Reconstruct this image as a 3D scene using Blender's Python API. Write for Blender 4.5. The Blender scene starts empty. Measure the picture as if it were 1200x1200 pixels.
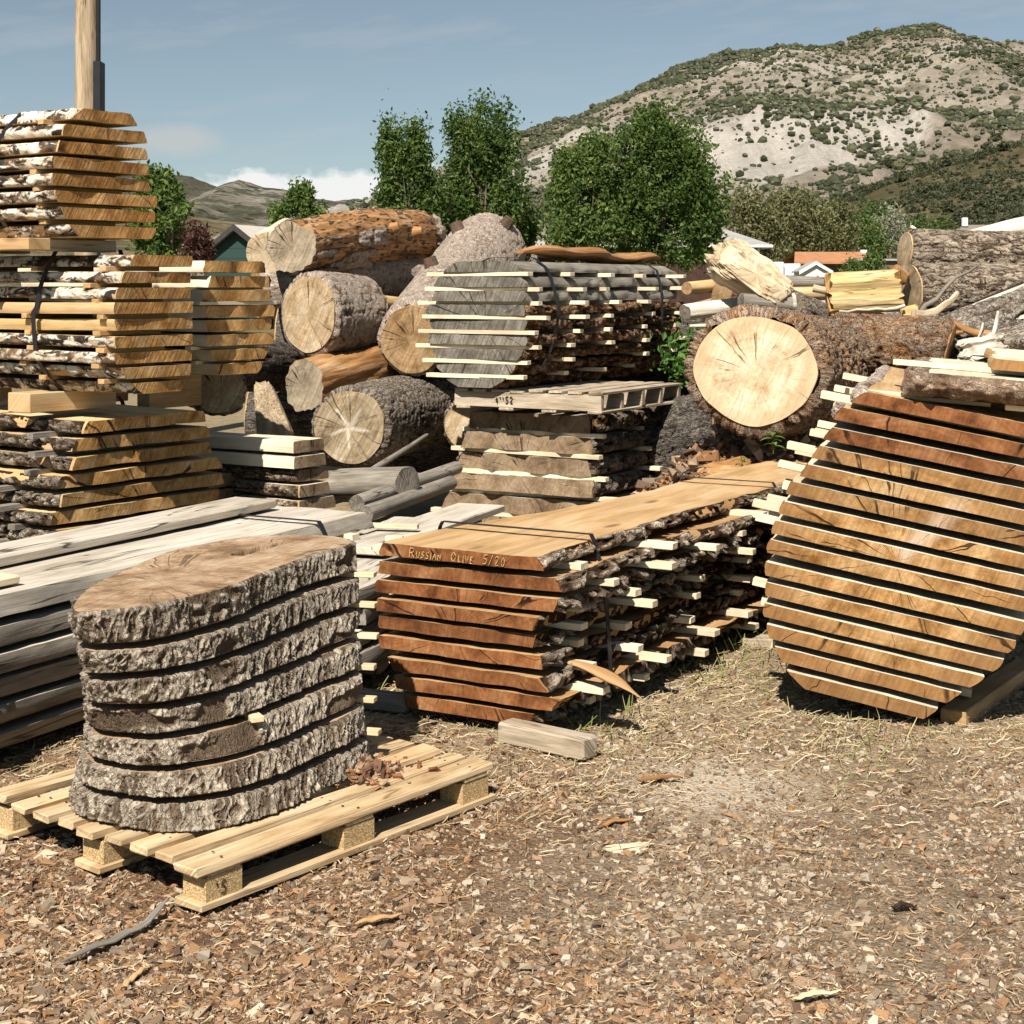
import bpy, math, random
import numpy as np
from mathutils import Vector, Matrix
random.seed(7); RNG = np.random.default_rng(11)
SC = bpy.context.scene
COL = SC.collection
F, HY, HC = 1880.0, 335.0, 1.65          # focal length in photo pixels, horizon row, eye height

def P(px, py, Y): return np.array([(px-600)*Y/F, Y, HC-(py-HY)*Y/F])
def G(px, py, z=0.0):
    Y = (HC-z)*F/(py-HY); return np.array([(px-600)*Y/F, Y, z])
def unit(v): v = np.asarray(v, float); return v/np.linalg.norm(v)

# ---------------------------------------------------------------- noise
def _h(ix, iy, iz, seed):
    n = (ix.astype(np.int64)*374761393 + iy.astype(np.int64)*668265263 + iz.astype(np.int64)*2147483647 + int(seed)*974634777) & 0xffffffff
    n = ((n ^ (n >> 13))*1274126177) & 0xffffffff
    n = ((n ^ (n >> 16))*2246822519) & 0xffffffff
    n = n ^ (n >> 15)
    return (n & 0xffffff)/float(0xffffff)
def noise(x, y=0.0, z=0.0, seed=0):
    x, y, z = np.broadcast_arrays(np.asarray(x, float), np.asarray(y, float), np.asarray(z, float))
    ix, iy, iz = np.floor(x), np.floor(y), np.floor(z)
    fx, fy, fz = x-ix, y-iy, z-iz
    fx, fy, fz = [f*f*f*(f*(f*6-15)+10) for f in (fx, fy, fz)]
    r = 0
    for a in (0, 1):
        for b in (0, 1):
            for c in (0, 1):
                w = (fx if a else 1-fx)*(fy if b else 1-fy)*(fz if c else 1-fz)
                r = r + w*_h(ix+a, iy+b, iz+c, seed)
    return r*2-1
def fbm(x, y=0.0, z=0.0, seed=0, o=4, g=0.5):
    r, a, s = 0, 1.0, 0
    x, y, z = np.asarray(x, float), np.asarray(y, float), np.asarray(z, float)
    for i in range(o):
        r = r + a*noise(x*2**i+i*7.3, y*2**i+i*3.1, z*2**i+i*5.7, seed+i); s += a; a *= g
    return r/s
def ridged(x, y=0.0, z=0.0, seed=0, o=3):
    r, a, s = 0, 1.0, 0
    x, y, z = np.asarray(x, float), np.asarray(y, float), np.asarray(z, float)
    for i in range(o):
        r = r + a*(1-np.abs(noise(x*2**i+i*4.3, y*2**i+i*9.1, z*2**i, seed+i))); s += a; a *= .5
    return r/s
def sst(a, b, x):
    t = np.clip((x-a)/(b-a), 0, 1); return t*t*(3-2*t)

# ---------------------------------------------------------------- mesh
def mk(name, V, faces, mats, mi=None, uv=None, parent=None, smooth=True, attr=None, col=None, loc=None, link=True):
    """faces: list of (k,3)/(k,4) int arrays; mi: list of per-array material index or arrays"""
    V = np.asarray(V, float)
    faces = [np.asarray(f, np.int64) for f in faces if len(f)]
    if parent is not None and loc is None:
        loc = np.array(parent['_o'])
    if loc is None:
        loc = np.array([V[:, 0].mean(), V[:, 1].mean(), V[:, 2].min()])
    loc = np.asarray(loc, float)
    me = bpy.data.meshes.new(name)
    nl = sum(f.size for f in faces); nf = sum(len(f) for f in faces)
    me.vertices.add(len(V)); me.vertices.foreach_set('co', (V-loc).astype(np.float32).ravel())
    me.loops.add(nl); me.polygons.add(nf)
    lv = np.concatenate([f.ravel() for f in faces])
    me.loops.foreach_set('vertex_index', lv.astype(np.int32))
    tot = np.concatenate([np.full(len(f), f.shape[1]) for f in faces])
    me.polygons.foreach_set('loop_start', np.concatenate([[0], np.cumsum(tot)[:-1]]).astype(np.int32))
    if mi is not None:
        m = np.concatenate([np.full(len(f), mi[i]) if np.isscalar(mi[i]) else mi[i] for i, f in enumerate(faces)])
        me.polygons.foreach_set('material_index', m.astype(np.int32))
    me.polygons.foreach_set('use_smooth', np.full(nf, bool(smooth)))
    if not isinstance(mats, (list, tuple)): mats = [mats]
    for m in mats: me.materials.append(m)
    if uv is not None:
        ul = me.uv_layers.new(name='UVMap')
        ul.data.foreach_set('uv', np.asarray(uv, np.float32)[lv].ravel())
    if attr is not None:
        at = me.attributes.new('h', 'FLOAT', 'POINT'); at.data.foreach_set('value', np.asarray(attr, np.float32))
    if col is not None:
        at = me.attributes.new('col', 'FLOAT_COLOR', 'POINT')
        c = np.ones((len(V), 4), np.float32); c[:, :3] = col
        at.data.foreach_set('color', c.ravel())
    me.update(calc_edges=True)
    o = bpy.data.objects.new(name, me)
    if link: COL.objects.link(o)
    if parent is not None:
        o.parent = parent; o.location = loc-np.array(parent['_o'])
    else:
        o.location = loc
    o['_o'] = [float(c) for c in loc]
    return o
def tag(o, label=None, cat=None, group=None, kind=None):
    for k, v in (('label', label), ('category', cat), ('group', group), ('kind', kind)):
        if v: o[k] = v
    return o
def empty(name, loc):
    o = bpy.data.objects.new(name, None); COL.objects.link(o); o.location = loc; o['_o'] = [float(c) for c in loc]
    o.empty_display_size = .1
    return o

class Patches:
    def __init__(s): s.V, s.F, s.M, s.U, s.H, s.n = [], [], [], [], [], 0
    def grid(s, Pt, UV, mat=0, h=None, closed=False):
        """Pt (a,b,3); closed: wraps in the first index"""
        a, b = Pt.shape[:2]
        idx = np.arange(a*b).reshape(a, b)+s.n
        if closed: idx = np.vstack([idx, idx[:1]])
        q = np.stack([idx[:-1, :-1], idx[1:, :-1], idx[1:, 1:], idx[:-1, 1:]], -1).reshape(-1, 4)
        s.V.append(Pt.reshape(-1, 3)); s.U.append(np.broadcast_to(UV, (a, b, 2)).reshape(-1, 2)); s.F.append(q); s.M.append(mat)
        s.H.append(np.zeros(a*b) if h is None else np.broadcast_to(h, (a, b)).ravel()); s.n += a*b
    def build(s, name, mats, parent=None, smooth=True, loc=None):
        return mk(name, np.vstack(s.V), s.F, mats, s.M, np.vstack(s.U), parent, smooth, np.concatenate(s.H), loc=loc)

class Frame:
    def __init__(s, O, A, roll=0.0, pitch=0.0):
        s.O = np.array(O, float); A = unit([A[0], A[1], 0]); S = np.array([A[1], -A[0], 0]); Z = np.array([0, 0, 1.])
        s.S = math.cos(roll)*S-math.sin(roll)*Z; U = math.cos(roll)*Z+math.sin(roll)*S
        s.A = math.cos(pitch)*A+math.sin(pitch)*U; s.U = math.cos(pitch)*U-math.sin(pitch)*A
    def w(s, a, l, z):
        a, l, z = np.broadcast_arrays(np.asarray(a, float), np.asarray(l, float), np.asarray(z, float))
        return s.O+a[..., None]*s.S+l[..., None]*s.A+z[..., None]*s.U

def box(name, fr, s0, s1, l0, l1, z0, z1, mat, parent=None, bev=.003, yaw=0.0, wob=0.0, loc=None, tilt=0.0):
    c = np.array([(s0+s1)/2, (l0+l1)/2, (z0+z1)/2]); h = np.array([s1-s0, l1-l0, z1-z0])/2
    b = min(bev, h.min()*.6); V = []; ID = {}
    for sx in (-1, 1):
        for sy in (-1, 1):
            for sz in (-1, 1):
                sg = np.array([sx, sy, sz])
                for ax in range(3):
                    v = sg*(h-b); v[ax] = sg[ax]*h[ax]; ID[(sx, sy, sz, ax)] = len(V); V.append(v)
    V = np.array(V, float); Q = []; T = []
    for ax in range(3):
        o1, o2 = [k for k in range(3) if k != ax]
        for sg in (-1, 1):
            f = []
            for q in ((-1, -1), (1, -1), (1, 1), (-1, 1)):
                s = [0, 0, 0]; s[ax] = sg; s[o1], s[o2] = q; f.append(ID[(*s, ax)])
            Q.append(f)
        for q in ((-1, -1), (1, -1), (1, 1), (-1, 1)):   # edges along ax
            f = []
            for e, fa in ((-1, o1), (-1, o2), (1, o2), (1, o1)):
                s = [0, 0, 0]; s[ax] = e; s[o1], s[o2] = q; f.append(ID[(*s, fa)])
            Q.append(f)
    for sx in (-1, 1):
        for sy in (-1, 1):
            for sz in (-1, 1): T.append([ID[(sx, sy, sz, k)] for k in range(3)])
    k = int(np.argmax(h)); oth = [i for i in range(3) if i != k]
    off = random.random()*9
    uv = np.stack([V[:, k]+off, V[:, oth[0]]+V[:, oth[1]]*1.01+off], -1)
    if wob: V = V+RNG.normal(0, wob, V.shape)*.5+ (RNG.normal(0, wob, (2, 3))[(V[:, k] > 0).astype(int)])
    if tilt: V[:, 2] += tilt*V[:, 0]
    ca, sa = math.cos(yaw), math.sin(yaw)
    V = np.stack([V[:, 0]*ca-V[:, 1]*sa, V[:, 0]*sa+V[:, 1]*ca, V[:, 2]], -1)+c
    W = fr.w(V[:, 0], V[:, 1], V[:, 2])
    return mk(name, W, [np.array(Q), np.array(T)], mat, [0, 0], uv, parent, False, loc=loc)

def tube(pts, rad, n=10, mat=None, name='tube', parent=None, wob=0.0, seed=0, flat=None, caps=True, loc=None, make=True):
    pts = np.array(pts, float); m = len(pts); rad = np.broadcast_to(np.asarray(rad, float), (m,))
    tg = np.gradient(pts, axis=0); tg /= np.linalg.norm(tg, axis=1)[:, None]+1e-9
    up = np.array([0, 0, 1.]) if abs(tg[0][2]) < .9 else np.array([1., 0, 0])
    th = np.linspace(0, 2*np.pi, n, endpoint=False)
    Pt = np.zeros((n, m, 3))
    for i in range(m):
        a = unit(np.cross(tg[i], up)); b = np.cross(a, tg[i])
        r = rad[i]*(1+wob*noise(np.cos(th)*1.5, np.sin(th)*1.5, i*.7, seed))
        fx = flat if flat else 1.0
        Pt[:, i] = pts[i]+(np.cos(th)*r)[:, None]*a+(np.sin(th)*r*fx)[:, None]*b
    d = np.concatenate([[0], np.cumsum(np.linalg.norm(np.diff(pts, axis=0), axis=1))])
    UV = np.stack(np.broadcast_arrays(d[None, :], (th*rad.mean())[:, None]), -1)
    if not make: return Pt, UV
    pa = Patches(); pa.grid(Pt, UV, 0, closed=True)
    if caps:
        for e in (0, m-1):
            c = np.repeat(pts[e][None], n, 0); pa.grid(np.stack([c, Pt[:, e]], 1), np.stack([np.zeros((n, 2)), (Pt[:, e]-pts[e])[:, :2]], 1), 0, closed=True)
    return pa.build(name, mat, parent, loc=loc)

# ---------------------------------------------------------------- shader helpers
def N(nt, typ, ins=None, **props):
    n = nt.nodes.new('ShaderNode'+typ)
    for k, v in props.items(): setattr(n, k, v)
    for k, v in (ins or {}).items():
        s = n.inputs[k]
        if isinstance(v, bpy.types.NodeSocket): nt.links.new(v, s)
        else: s.default_value = v
    return n
def c4(c): return (c[0], c[1], c[2], 1.0)
class SH:
    def __init__(s, name, rough=.85, spec=.25):
        s.m = bpy.data.materials.new(name); s.m.use_nodes = True; s.t = s.m.node_tree; s.t.nodes.clear()
        s.b = N(s.t, 'BsdfPrincipled', {'Roughness': rough, 'Specular IOR Level': spec})
        s.o = N(s.t, 'OutputMaterial', {'Surface': s.b.outputs[0]})
        s._uv = s._pos = None
    @property
    def uv(s):
        if s._uv is None: s._uv = N(s.t, 'UVMap', uv_map='UVMap').outputs[0]
        return s._uv
    @property
    def pos(s):
        if s._pos is None: s._pos = N(s.t, 'NewGeometry').outputs['Position']
        return s._pos
    def attr(s, n, out='Fac'): return N(s.t, 'Attribute', attribute_name=n).outputs[out]
    def map(s, v, sc=(1, 1, 1), rot=0.0): return N(s.t, 'Mapping', {'Vector': v, 'Scale': sc, 'Rotation': (0, 0, rot)}).outputs[0]
    def noise(s, v, scale=5, det=4, rough=.55, dist=0.0, out='Fac'):
        return N(s.t, 'TexNoise', {'Vector': v, 'Scale': scale, 'Detail': det, 'Roughness': rough, 'Distortion': dist}).outputs[out]
    def vor(s, v, scale=5, feature='F1', out='Distance'): return N(s.t, 'TexVoronoi', {'Vector': v, 'Scale': scale}, feature=feature).outputs[out]
    def ramp(s, f, stops):
        r = N(s.t, 'ValToRGB', {'Fac': f}); e = r.color_ramp.elements
        while len(e) < len(stops): e.new(.5)
        for k, (p, c) in enumerate(stops):
            e[k].position = p; e[k].color = c4(c) if not np.isscalar(c) else (c, c, c, 1)
        return r.outputs[0]
    def mix(s, f, a, b, mode='MIX'):
        a = c4(a) if isinstance(a, tuple) else a; b = c4(b) if isinstance(b, tuple) else b
        return N(s.t, 'MixRGB', {'Fac': f, 'Color1': a, 'Color2': b}, blend_type=mode).outputs[0]
    def math(s, op, a, b=0.0, c=0.0, clamp=False):
        n = N(s.t, 'Math', operation=op, use_clamp=clamp)
        for i, v in enumerate((a, b, c)):
            if isinstance(v, bpy.types.NodeSocket): s.t.links.new(v, n.inputs[i])
            else: n.inputs[i].default_value = v
        return n.outputs[0]
    def vm(s, op, a, b=None, out=0):
        n = N(s.t, 'VectorMath', operation=op)
        for i, v in enumerate((a, b)):
            if v is None: continue
            if isinstance(v, bpy.types.NodeSocket): s.t.links.new(v, n.inputs[i])
            else: n.inputs[i].default_value = v
        return n.outputs[out]
    def rnd(s): return N(s.t, 'ObjectInfo').outputs['Random']
    def bump(s, h, strength=.5, dist=.01, prev=None):
        ins = {'Height': h, 'Strength': strength, 'Distance': dist}
        if prev is not None: ins['Normal'] = prev
        return N(s.t, 'Bump', ins).outputs[0]
    def set(s, col=None, nrm=None, rough=None):
        for k, v in (('Base Color', col), ('Normal', nrm), ('Roughness', rough)):
            if v is None: continue
            if isinstance(v, bpy.types.NodeSocket): s.t.links.new(v, s.b.inputs[k])
            else: s.b.inputs[k].default_value = c4(v) if k == 'Base Color' else v
        return s.m
def vary(s, col, lo=.8, hi=1.15):
    mr = N(s.t, 'MapRange', {'Value': s.rnd(), 'To Min': lo, 'To Max': hi}).outputs[0]
    return s.mix(1.0, col, mr, 'MULTIPLY')

def satur(c, k):
    l = .3*c[0]+.59*c[1]+.11*c[2]; return tuple(max(.004, l+(v-l)*k) for v in c)
def endgrain(name, c0, c1, c2, saw=.5, ang=1.05, crack=1.0, bump=.35, ringk=55, flare=None, star=None, edge=None, ringmix=.7, hk=220):
    c0, c1, c2 = satur(tuple(v*.8 for v in c0), 1.2), satur(c1, 1.15), satur(c2, 1.1)
    s = SH(name, .8); uv = s.uv
    r3 = s.math('MULTIPLY', s.rnd(), 13.0)
    uvr = N(s.t, 'CombineXYZ', {'X': N(s.t, 'SeparateXYZ', {'Vector': uv}).outputs[0], 'Y': N(s.t, 'SeparateXYZ', {'Vector': uv}).outputs[1], 'Z': r3}).outputs[0]
    d = s.vm('SUBTRACT', s.noise(uv, 4, 3, out='Color'), (.5, .5, .5))
    d = s.vm('MULTIPLY', d, (.07, .07, 0)); uvd = s.vm('ADD', uv, d)
    r = s.vm('LENGTH', uvd, out=1); nv = s.vm('NORMALIZE', uvd)
    rings = s.noise(N(s.t, 'CombineXYZ', {'X': r}).outputs[0], ringk, 3, .6)
    radc = s.vm('ADD', s.vm('MULTIPLY', nv, (9, 9, 0)), N(s.t, 'CombineXYZ', {'Z': s.math('MULTIPLY', r, 2.5)}).outputs[0])
    rad = s.noise(radc, 3, 4, .65)
    col = s.ramp(s.noise(uvr, 6.5, 8, .68), [(.34, c0), (.5, c1), (.66, c2)])
    col = s.mix(ringmix, col, s.ramp(rings, [(.3, .66), (.6, 1.1)]), 'MULTIPLY')
    col = s.mix(.6, col, s.ramp(rad, [(.35, .68), (.62, 1.1)]), 'MULTIPLY')
    if edge is not None:
        col = s.mix(s.ramp(s.math('ADD', r, s.math('MULTIPLY', s.noise(uv, 7, 3), .05)), [(edge[1]-(edge[2] if len(edge) > 2 else .02), 0.0), (edge[1], edge[3] if len(edge) > 3 else 1.0)]), col, edge[0])
    if flare is not None:
        mp = s.map(uvr, (1, 1, 1), flare[1])
        q = N(s.t, 'SeparateXYZ', {'Vector': s.vm('ADD', mp, s.vm('MULTIPLY', d, (.8, .8, 0)))})
        w = s.math('ABSOLUTE', q.outputs[1]); ln = s.ramp(q.outputs[0], [(.0, 0.0), (.03, 1.0), (.28, .7), (.36, 0.0)])
        col = s.mix(s.math('MULTIPLY', s.math('MULTIPLY', ln, s.ramp(w, [(.012, 1.0), (.05, 0.0)])), .75), col, flare[0])
    if star is not None:
        for k in range(star[2]):
            q = N(s.t, 'SeparateXYZ', {'Vector': s.map(uvd, (1, 1, 1), star[3]+k*6.283/star[2])})
            w = s.math('SUBTRACT', s.math('ABSOLUTE', q.outputs[1]), s.math('MULTIPLY', q.outputs[0], -.03))
            f = s.math('MULTIPLY', s.ramp(w, [(.004, 1.0), (.02, 0.0)]), s.ramp(q.outputs[0], [(.0, 0.0), (.008, 1.0), (star[1], .8), (star[1]*1.2, 0.0)]))
            col = s.mix(f, col, star[0])
    hatch = s.noise(s.map(s.map(uv, (1, 1, 1), ang*.52), (hk, hk/24, 1)), 1, 3, .7)
    hatch2 = s.noise(s.map(s.map(uv, (1, 1, 1), ang*.52+.1), (hk*.3, 3, 1)), 1, 2, .6)
    if saw:
        col = s.mix(saw, col, s.ramp(hatch, [(.34, .52), (.6, 1.2)]), 'MULTIPLY')
        col = s.mix(saw*.7, col, s.ramp(hatch2, [(.35, .7), (.65, 1.15)]), 'MULTIPLY')
    # drying checks: thin radial splits
    ck = s.math('ABSOLUTE', s.math('SUBTRACT', s.noise(s.vm('ADD', s.vm('MULTIPLY', nv, (2.2, 2.2, 0)), s.vm('MULTIPLY', d, (3, 3, 0))), 1.6, 2, .5), .5))
    cm = s.ramp(s.noise(uvr, 4.5, 2), [(.46, 0.0), (.54, 1.0)])
    cf = s.math('MULTIPLY', s.ramp(ck, [(.004, 1.0), (.012, 0.0)]), cm)
    cr = s.math('MULTIPLY', cf, crack)
    col = s.mix(cr, col, (c0[0]*.16, c0[1]*.14, c0[2]*.13))
    col = vary(s, col, .8, 1.12)
    h = s.math('ADD', s.math('MULTIPLY', hatch, .6+saw), s.math('MULTIPLY', s.noise(uv, 90, 4), .5))
    h = s.math('SUBTRACT', h, s.math('MULTIPLY', cr, 2.5))
    return s.set(col, s.bump(h, bump, .006))

def sawn(name, c0, c1, c2, scale=1.0, bump=.25, streak=.5, rough=.75, check=0.0, knots=.75):
    c0, c1, c2 = satur(tuple(v*.85 for v in c0), 1.15), satur(c1, 1.12), satur(c2, 1.06)
    s = SH(name, rough); uv = s.uv
    off = N(s.t, 'CombineXYZ', {'X': s.math('MULTIPLY', s.rnd(), 31.0), 'Y': s.math('MULTIPLY', s.rnd(), 17.0)}).outputs[0]
    u = s.vm('ADD', uv, off)
    big = s.noise(s.map(u, (1.6*scale, 7*scale, 1)), 1, 7, .66, .6)
    fine = s.noise(s.map(u, (5*scale, 150*scale, 1)), 1, 4, .65, .3)
    mid = s.noise(s.map(u, (2.2*scale, 34*scale, 1)), 1, 4, .6, .9)
    col = s.ramp(big, [(.3, c0), (.5, c1), (.68, c2)])
    col = s.mix(streak, col, s.ramp(fine, [(.3, .6), (.65, 1.15)]), 'MULTIPLY')
    col = s.mix(streak, col, s.ramp(mid, [(.34, .66), (.6, 1.12)]), 'MULTIPLY')
    kn = s.vor(s.map(u, (1.2, 3.4, 1)), 1.3)
    col = s.mix(s.ramp(kn, [(.05, knots), (.13, 0.0)]), col, (c0[0]*.4, c0[1]*.34, c0[2]*.3))
    if check:
        ck = s.math('ABSOLUTE', s.math('SUBTRACT', s.noise(s.map(u, (1.1*scale, 16*scale, 1)), 1, 2, .5, .3), .5))
        f = s.math('MULTIPLY', s.ramp(ck, [(.004, 1.0), (.014, 0.0)]), s.ramp(s.noise(u, 3, 2), [(.45, 0.0), (.55, check)]))
        col = s.mix(f, col, (c0[0]*.15, c0[1]*.14, c0[2]*.13))
    col = vary(s, col, .85, 1.12)
    h = s.math('ADD', fine, s.math('MULTIPLY', s.noise(uv, 60, 3), .5))
    return s.set(col, s.bump(h, bump, .004))

def bark(name, ridge, mid, deep, sc=1.0, bump=.6, patch=None, lichen=None, up=False, ck=.75, fs=1.0):
    """h attribute: 1 on ridge tops, 0 in the furrows, negative where the bark has come off"""
    s = SH(name, .95, .1); p = s.pos; h = s.attr('h')
    n1 = s.noise(p, 38*sc, 5, .65); n2 = s.noise(p, 9*sc, 4, .6)
    f = s.math('ADD', h, s.math('MULTIPLY', s.math('SUBTRACT', n1, .5), .9))
    col = s.ramp(f, [(.12, deep), (.42, mid), (.85, ridge)])
    col = s.mix(.65, col, s.ramp(n2, [(.3, .6), (.65, 1.18)]), 'MULTIPLY')
    col = s.mix(.5, col, s.ramp(s.noise(p, 140*sc, 3, .7), [(.3, .62), (.65, 1.15)]), 'MULTIPLY')
    uv = s.uv
    a_, b_ = (9*fs, 34*fs) if not up else (34*fs, 7*fs)
    wob = s.vm('MULTIPLY', s.vm('SUBTRACT', s.noise(p, 14*sc, 4, .7, out='Color'), (.5, .5, .5)), (.07, .07, 0)); uw = s.vm('ADD', uv, wob)
    k1 = s.math('ABSOLUTE', s.math('SUBTRACT', s.noise(s.map(uw, (a_, b_, 1)), 1, 2, .5), .5)); k2 = s.math('ABSOLUTE', s.math('SUBTRACT', s.noise(s.map(uw, (a_*2.6, b_*2.6, 1)), 1, 2, .5), .5))
    cr = s.math('MAXIMUM', s.ramp(k1, [(.008, 1.0), (.045, 0.0)]), s.math('MULTIPLY', s.ramp(k2, [(.01, 1.0), (.06, 0.0)]), .6))
    col = s.mix(s.math('MULTIPLY', cr, ck), col, deep)
    if lichen is not None: col = s.mix(s.ramp(s.noise(s.vm('ADD', p, (3, 1, 2)), 7, 5, .7), [(.52, 0.0), (.62, .7)]), col, lichen)
    if patch is not None: col = s.mix(s.math('MULTIPLY', s.ramp(s.noise(s.vm('ADD', p, (9, 4, 7)), patch[1], 8, .75), [(patch[2], 0.0), (patch[2]+.16, .75)]), s.ramp(n1, [(.35, .3), (.6, 1.0)])), col, patch[0])
    col = vary(s, col, .85, 1.15)
    hh = s.math('ADD', s.math('MULTIPLY', n1, 1.0), s.math('MULTIPLY', s.noise(p, 120*sc, 4, .7), .6))
    hh = s.math('SUBTRACT', hh, s.math('MULTIPLY', cr, 1.1))
    return s.set(col, s.bump(hh, bump, .014))

def birch(name):
    s = SH(name, .8, .15); uv = s.uv
    a = s.noise(s.map(uv, (9, 20, 1)), 1, 6, .72, .8); b = s.noise(s.map(uv, (3.2, 5, 1)), 1, 4, .6)
    col = s.ramp(s.noise(uv, 7, 5), [(.3, (.44, .34, .22)), (.5, (.70, .63, .52)), (.7, (.80, .76, .68))])
    dk = s.math('ADD', a, s.math('MULTIPLY', s.math('SUBTRACT', b, .5), .55))
    col = s.mix(s.ramp(dk, [(.455, 0.0), (.53, 1.0)]), col, (.035, .026, .02))
    col = s.mix(s.ramp(s.noise(uv, 4.2, 8, .72), [(.48, 0.0), (.70, .8)]), col, (.36, .225, .115))
    col = s.mix(s.ramp(s.attr('h'), [(-.02, .85), (.02, 0.0)]), col, (.50, .33, .17))
    return s.set(vary(s, col, .9, 1.08), s.bump(s.math('ADD', a, s.noise(uv, 60, 4)), .6, .008))

def plain(name, c, rough=.7, nsc=8, var=.25, spec=.3, bump=0.0, metal=0.0):
    s = SH(name, rough, spec); n = s.noise(s.pos, nsc, 5, .6)
    col = s.mix(1.0, c, s.ramp(n, [(.3, 1-var), (.7, 1+var)]), 'MULTIPLY')
    s.b.inputs['Metallic'].default_value = metal
    return s.set(vary(s, col, .92, 1.08), s.bump(s.noise(s.pos, nsc*8, 3), bump, .01) if bump else None)
EXPO = 0.56; SKYK = 0.053; SKYSAT = .70
# ---------------------------------------------------------------- materials
PINE = sawn('pale_pine', (.56, .42, .25), (.70, .56, .37), (.78, .66, .47), 1.4, .2, .35)
STICK = sawn('kiln_stick', (.66, .54, .36), (.78, .68, .50), (.82, .74, .58), 1.6, .15, .25)
STICK_TAN = sawn('tan_stick', (.40, .25, .12), (.52, .34, .17), (.60, .43, .25), 1.6, .15, .3)
PALLET = sawn('pallet_pine', (.48, .33, .185), (.63, .475, .295), (.71, .57, .39), 1.1, .3, .55, check=.6)
PALLET_GREY = sawn('weathered_pallet', (.34, .27, .19), (.48, .40, .30), (.60, .52, .41), 1.1, .3, .6, check=.6)
GREY = sawn('weathered_grey', (.17, .15, .12), (.27, .245, .205), (.37, .335, .285), .9, .55, .75, .9, check=.9)
GREY_TOP = sawn('bleached_top', (.44, .385, .30), (.57, .515, .43), (.66, .61, .53), .7, .4, .6, .85, check=.9)
TAN_SAWN = sawn('tan_sawn', (.40, .25, .12), (.52, .35, .19), (.60, .45, .28), .8, .25, .45)
SPLIT = sawn('split_face', (.42, .29, .13), (.58, .43, .22), (.70, .56, .34), 1.0, .6, .85, .85, check=.8)
YEL_SAWN = sawn('yellow_sawn', (.56, .37, .17), (.68, .50, .27), (.76, .61, .40), .8, .25, .35)
CREAM_SAWN = sawn('cream_sawn', (.66, .54, .36), (.76, .66, .49), (.82, .75, .60), .7, .2, .3)
RED_SAWN = sawn('russet_sawn', (.34, .19, .09), (.47, .29, .15), (.56, .38, .22), .8, .25, .4)
ORANGE = sawn('stripped_orange', (.25, .125, .05), (.41, .22, .10), (.56, .37, .21), 1.0, 1.0, .95, .9, check=.45, knots=.0)
TORN = sawn('torn_wood', (.42, .31, .19), (.60, .48, .33), (.74, .64, .49), 1.2, .9, .9, .9, knots=.0)
DARK_SIDE = sawn('dark_stripped', (.15, .08, .04), (.29, .17, .085), (.44, .30, .18), 1.1, 1.0, .9, .9, check=.9)
DRIFT = sawn('bleached_wood', (.60, .50, .38), (.74, .66, .54), (.82, .77, .68), .7, .8, .5, .9, check=.6)
E_YEL = endgrain('end_yellow', (.35, .185, .07), (.49, .295, .13), (.61, .42, .225), .7, 1.0, 1.0, hk=110)
E_YEL2 = endgrain('end_yellow_coarse', (.29, .145, .055), (.43, .245, .105), (.56, .375, .195), .95, 1.0, .6, .6, hk=90)
E_GREY = endgrain('end_grey', (.155, .135, .108), (.225, .205, .17), (.31, .285, .24), .95, .8, .8, .6, hk=80)
E_RED = endgrain('end_russet', (.115, .043, .018), (.25, .108, .048), (.38, .195, .095), .4, .4, 1.0, .45, hk=80)
E_TAN = endgrain('end_tan', (.21, .10, .036), (.39, .23, .105), (.53, .36, .19), .5, .5, .9, .5, hk=70, flare=((.66, .50, .36), -.93), edge=((.25, .125, .045), .50, .16, .75))
E_BROWN = endgrain('end_brown', (.19, .135, .085), (.30, .22, .145), (.41, .32, .225), .5, 1.1, .9, .6)
E_STUMP = endgrain('end_stump', (.31, .20, .125), (.49, .345, .225), (.62, .475, .34), .45, .7, .6, .6)
E_LOG = endgrain('end_log_weathered', (.25, .20, .14), (.37, .305, .22), (.48, .41, .31), .6, .9, 1.0, .6, hk=60)
E_STAR = endgrain('end_log_star', (.26, .20, .13), (.38, .30, .20), (.46, .385, .275), .8, .95, .8, .6, hk=60, star=((.66, .58, .46), .13, 5, .25))
E_LOGB = endgrain('end_log_buff', (.36, .255, .15), (.49, .375, .245), (.60, .50, .36), .55, .9, 1.0, .6, hk=60)
E_LOGT = endgrain('end_log_brown', (.26, .165, .085), (.37, .25, .14), (.46, .33, .20), .55, .9, 1.0, .6, hk=60)
E_FRESH = endgrain('end_fresh_cream', (.56, .41, .26), (.69, .555, .385), (.76, .65, .50), .3, .8, .8, .4, hk=60, edge=((.58, .41, .24), .325, .07, .75), ringmix=.55)
B_STUMP = bark('bark_stump', (.56, .49, .39), (.46, .39, .30), (.17, .125, .085), 1.0, .8, up=True, ck=.62)
B_GREY = bark('bark_grey', (.42, .365, .295), (.24, .19, .14), (.06, .04, .026), .8, .8, patch=((.26, .13, .055), 5, .6))
B_OLIVE = bark('bark_shaggy', (.46, .385, .30), (.22, .15, .095), (.05, .03, .018), 1.0, .8, patch=((.35, .19, .09), 5, .58))
B_PINK = bark('bark_pinkish', (.60, .505, .415), (.46, .355, .275), (.17, .115, .08), 1.4, .7, patch=((.46, .27, .13), 3.2, .66), ck=.5, fs=1.3)
B_FURROW = bark('bark_furrowed', (.40, .33, .25), (.28, .215, .15), (.05, .034, .022), .7, .8, ck=.95, fs=.55)
B_FLAKY = bark('bark_flaky', (.38, .30, .225), (.30, .165, .085), (.10, .045, .022), .8, .9, patch=((.46, .235, .095), 4, .46), ck=.7)
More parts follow.
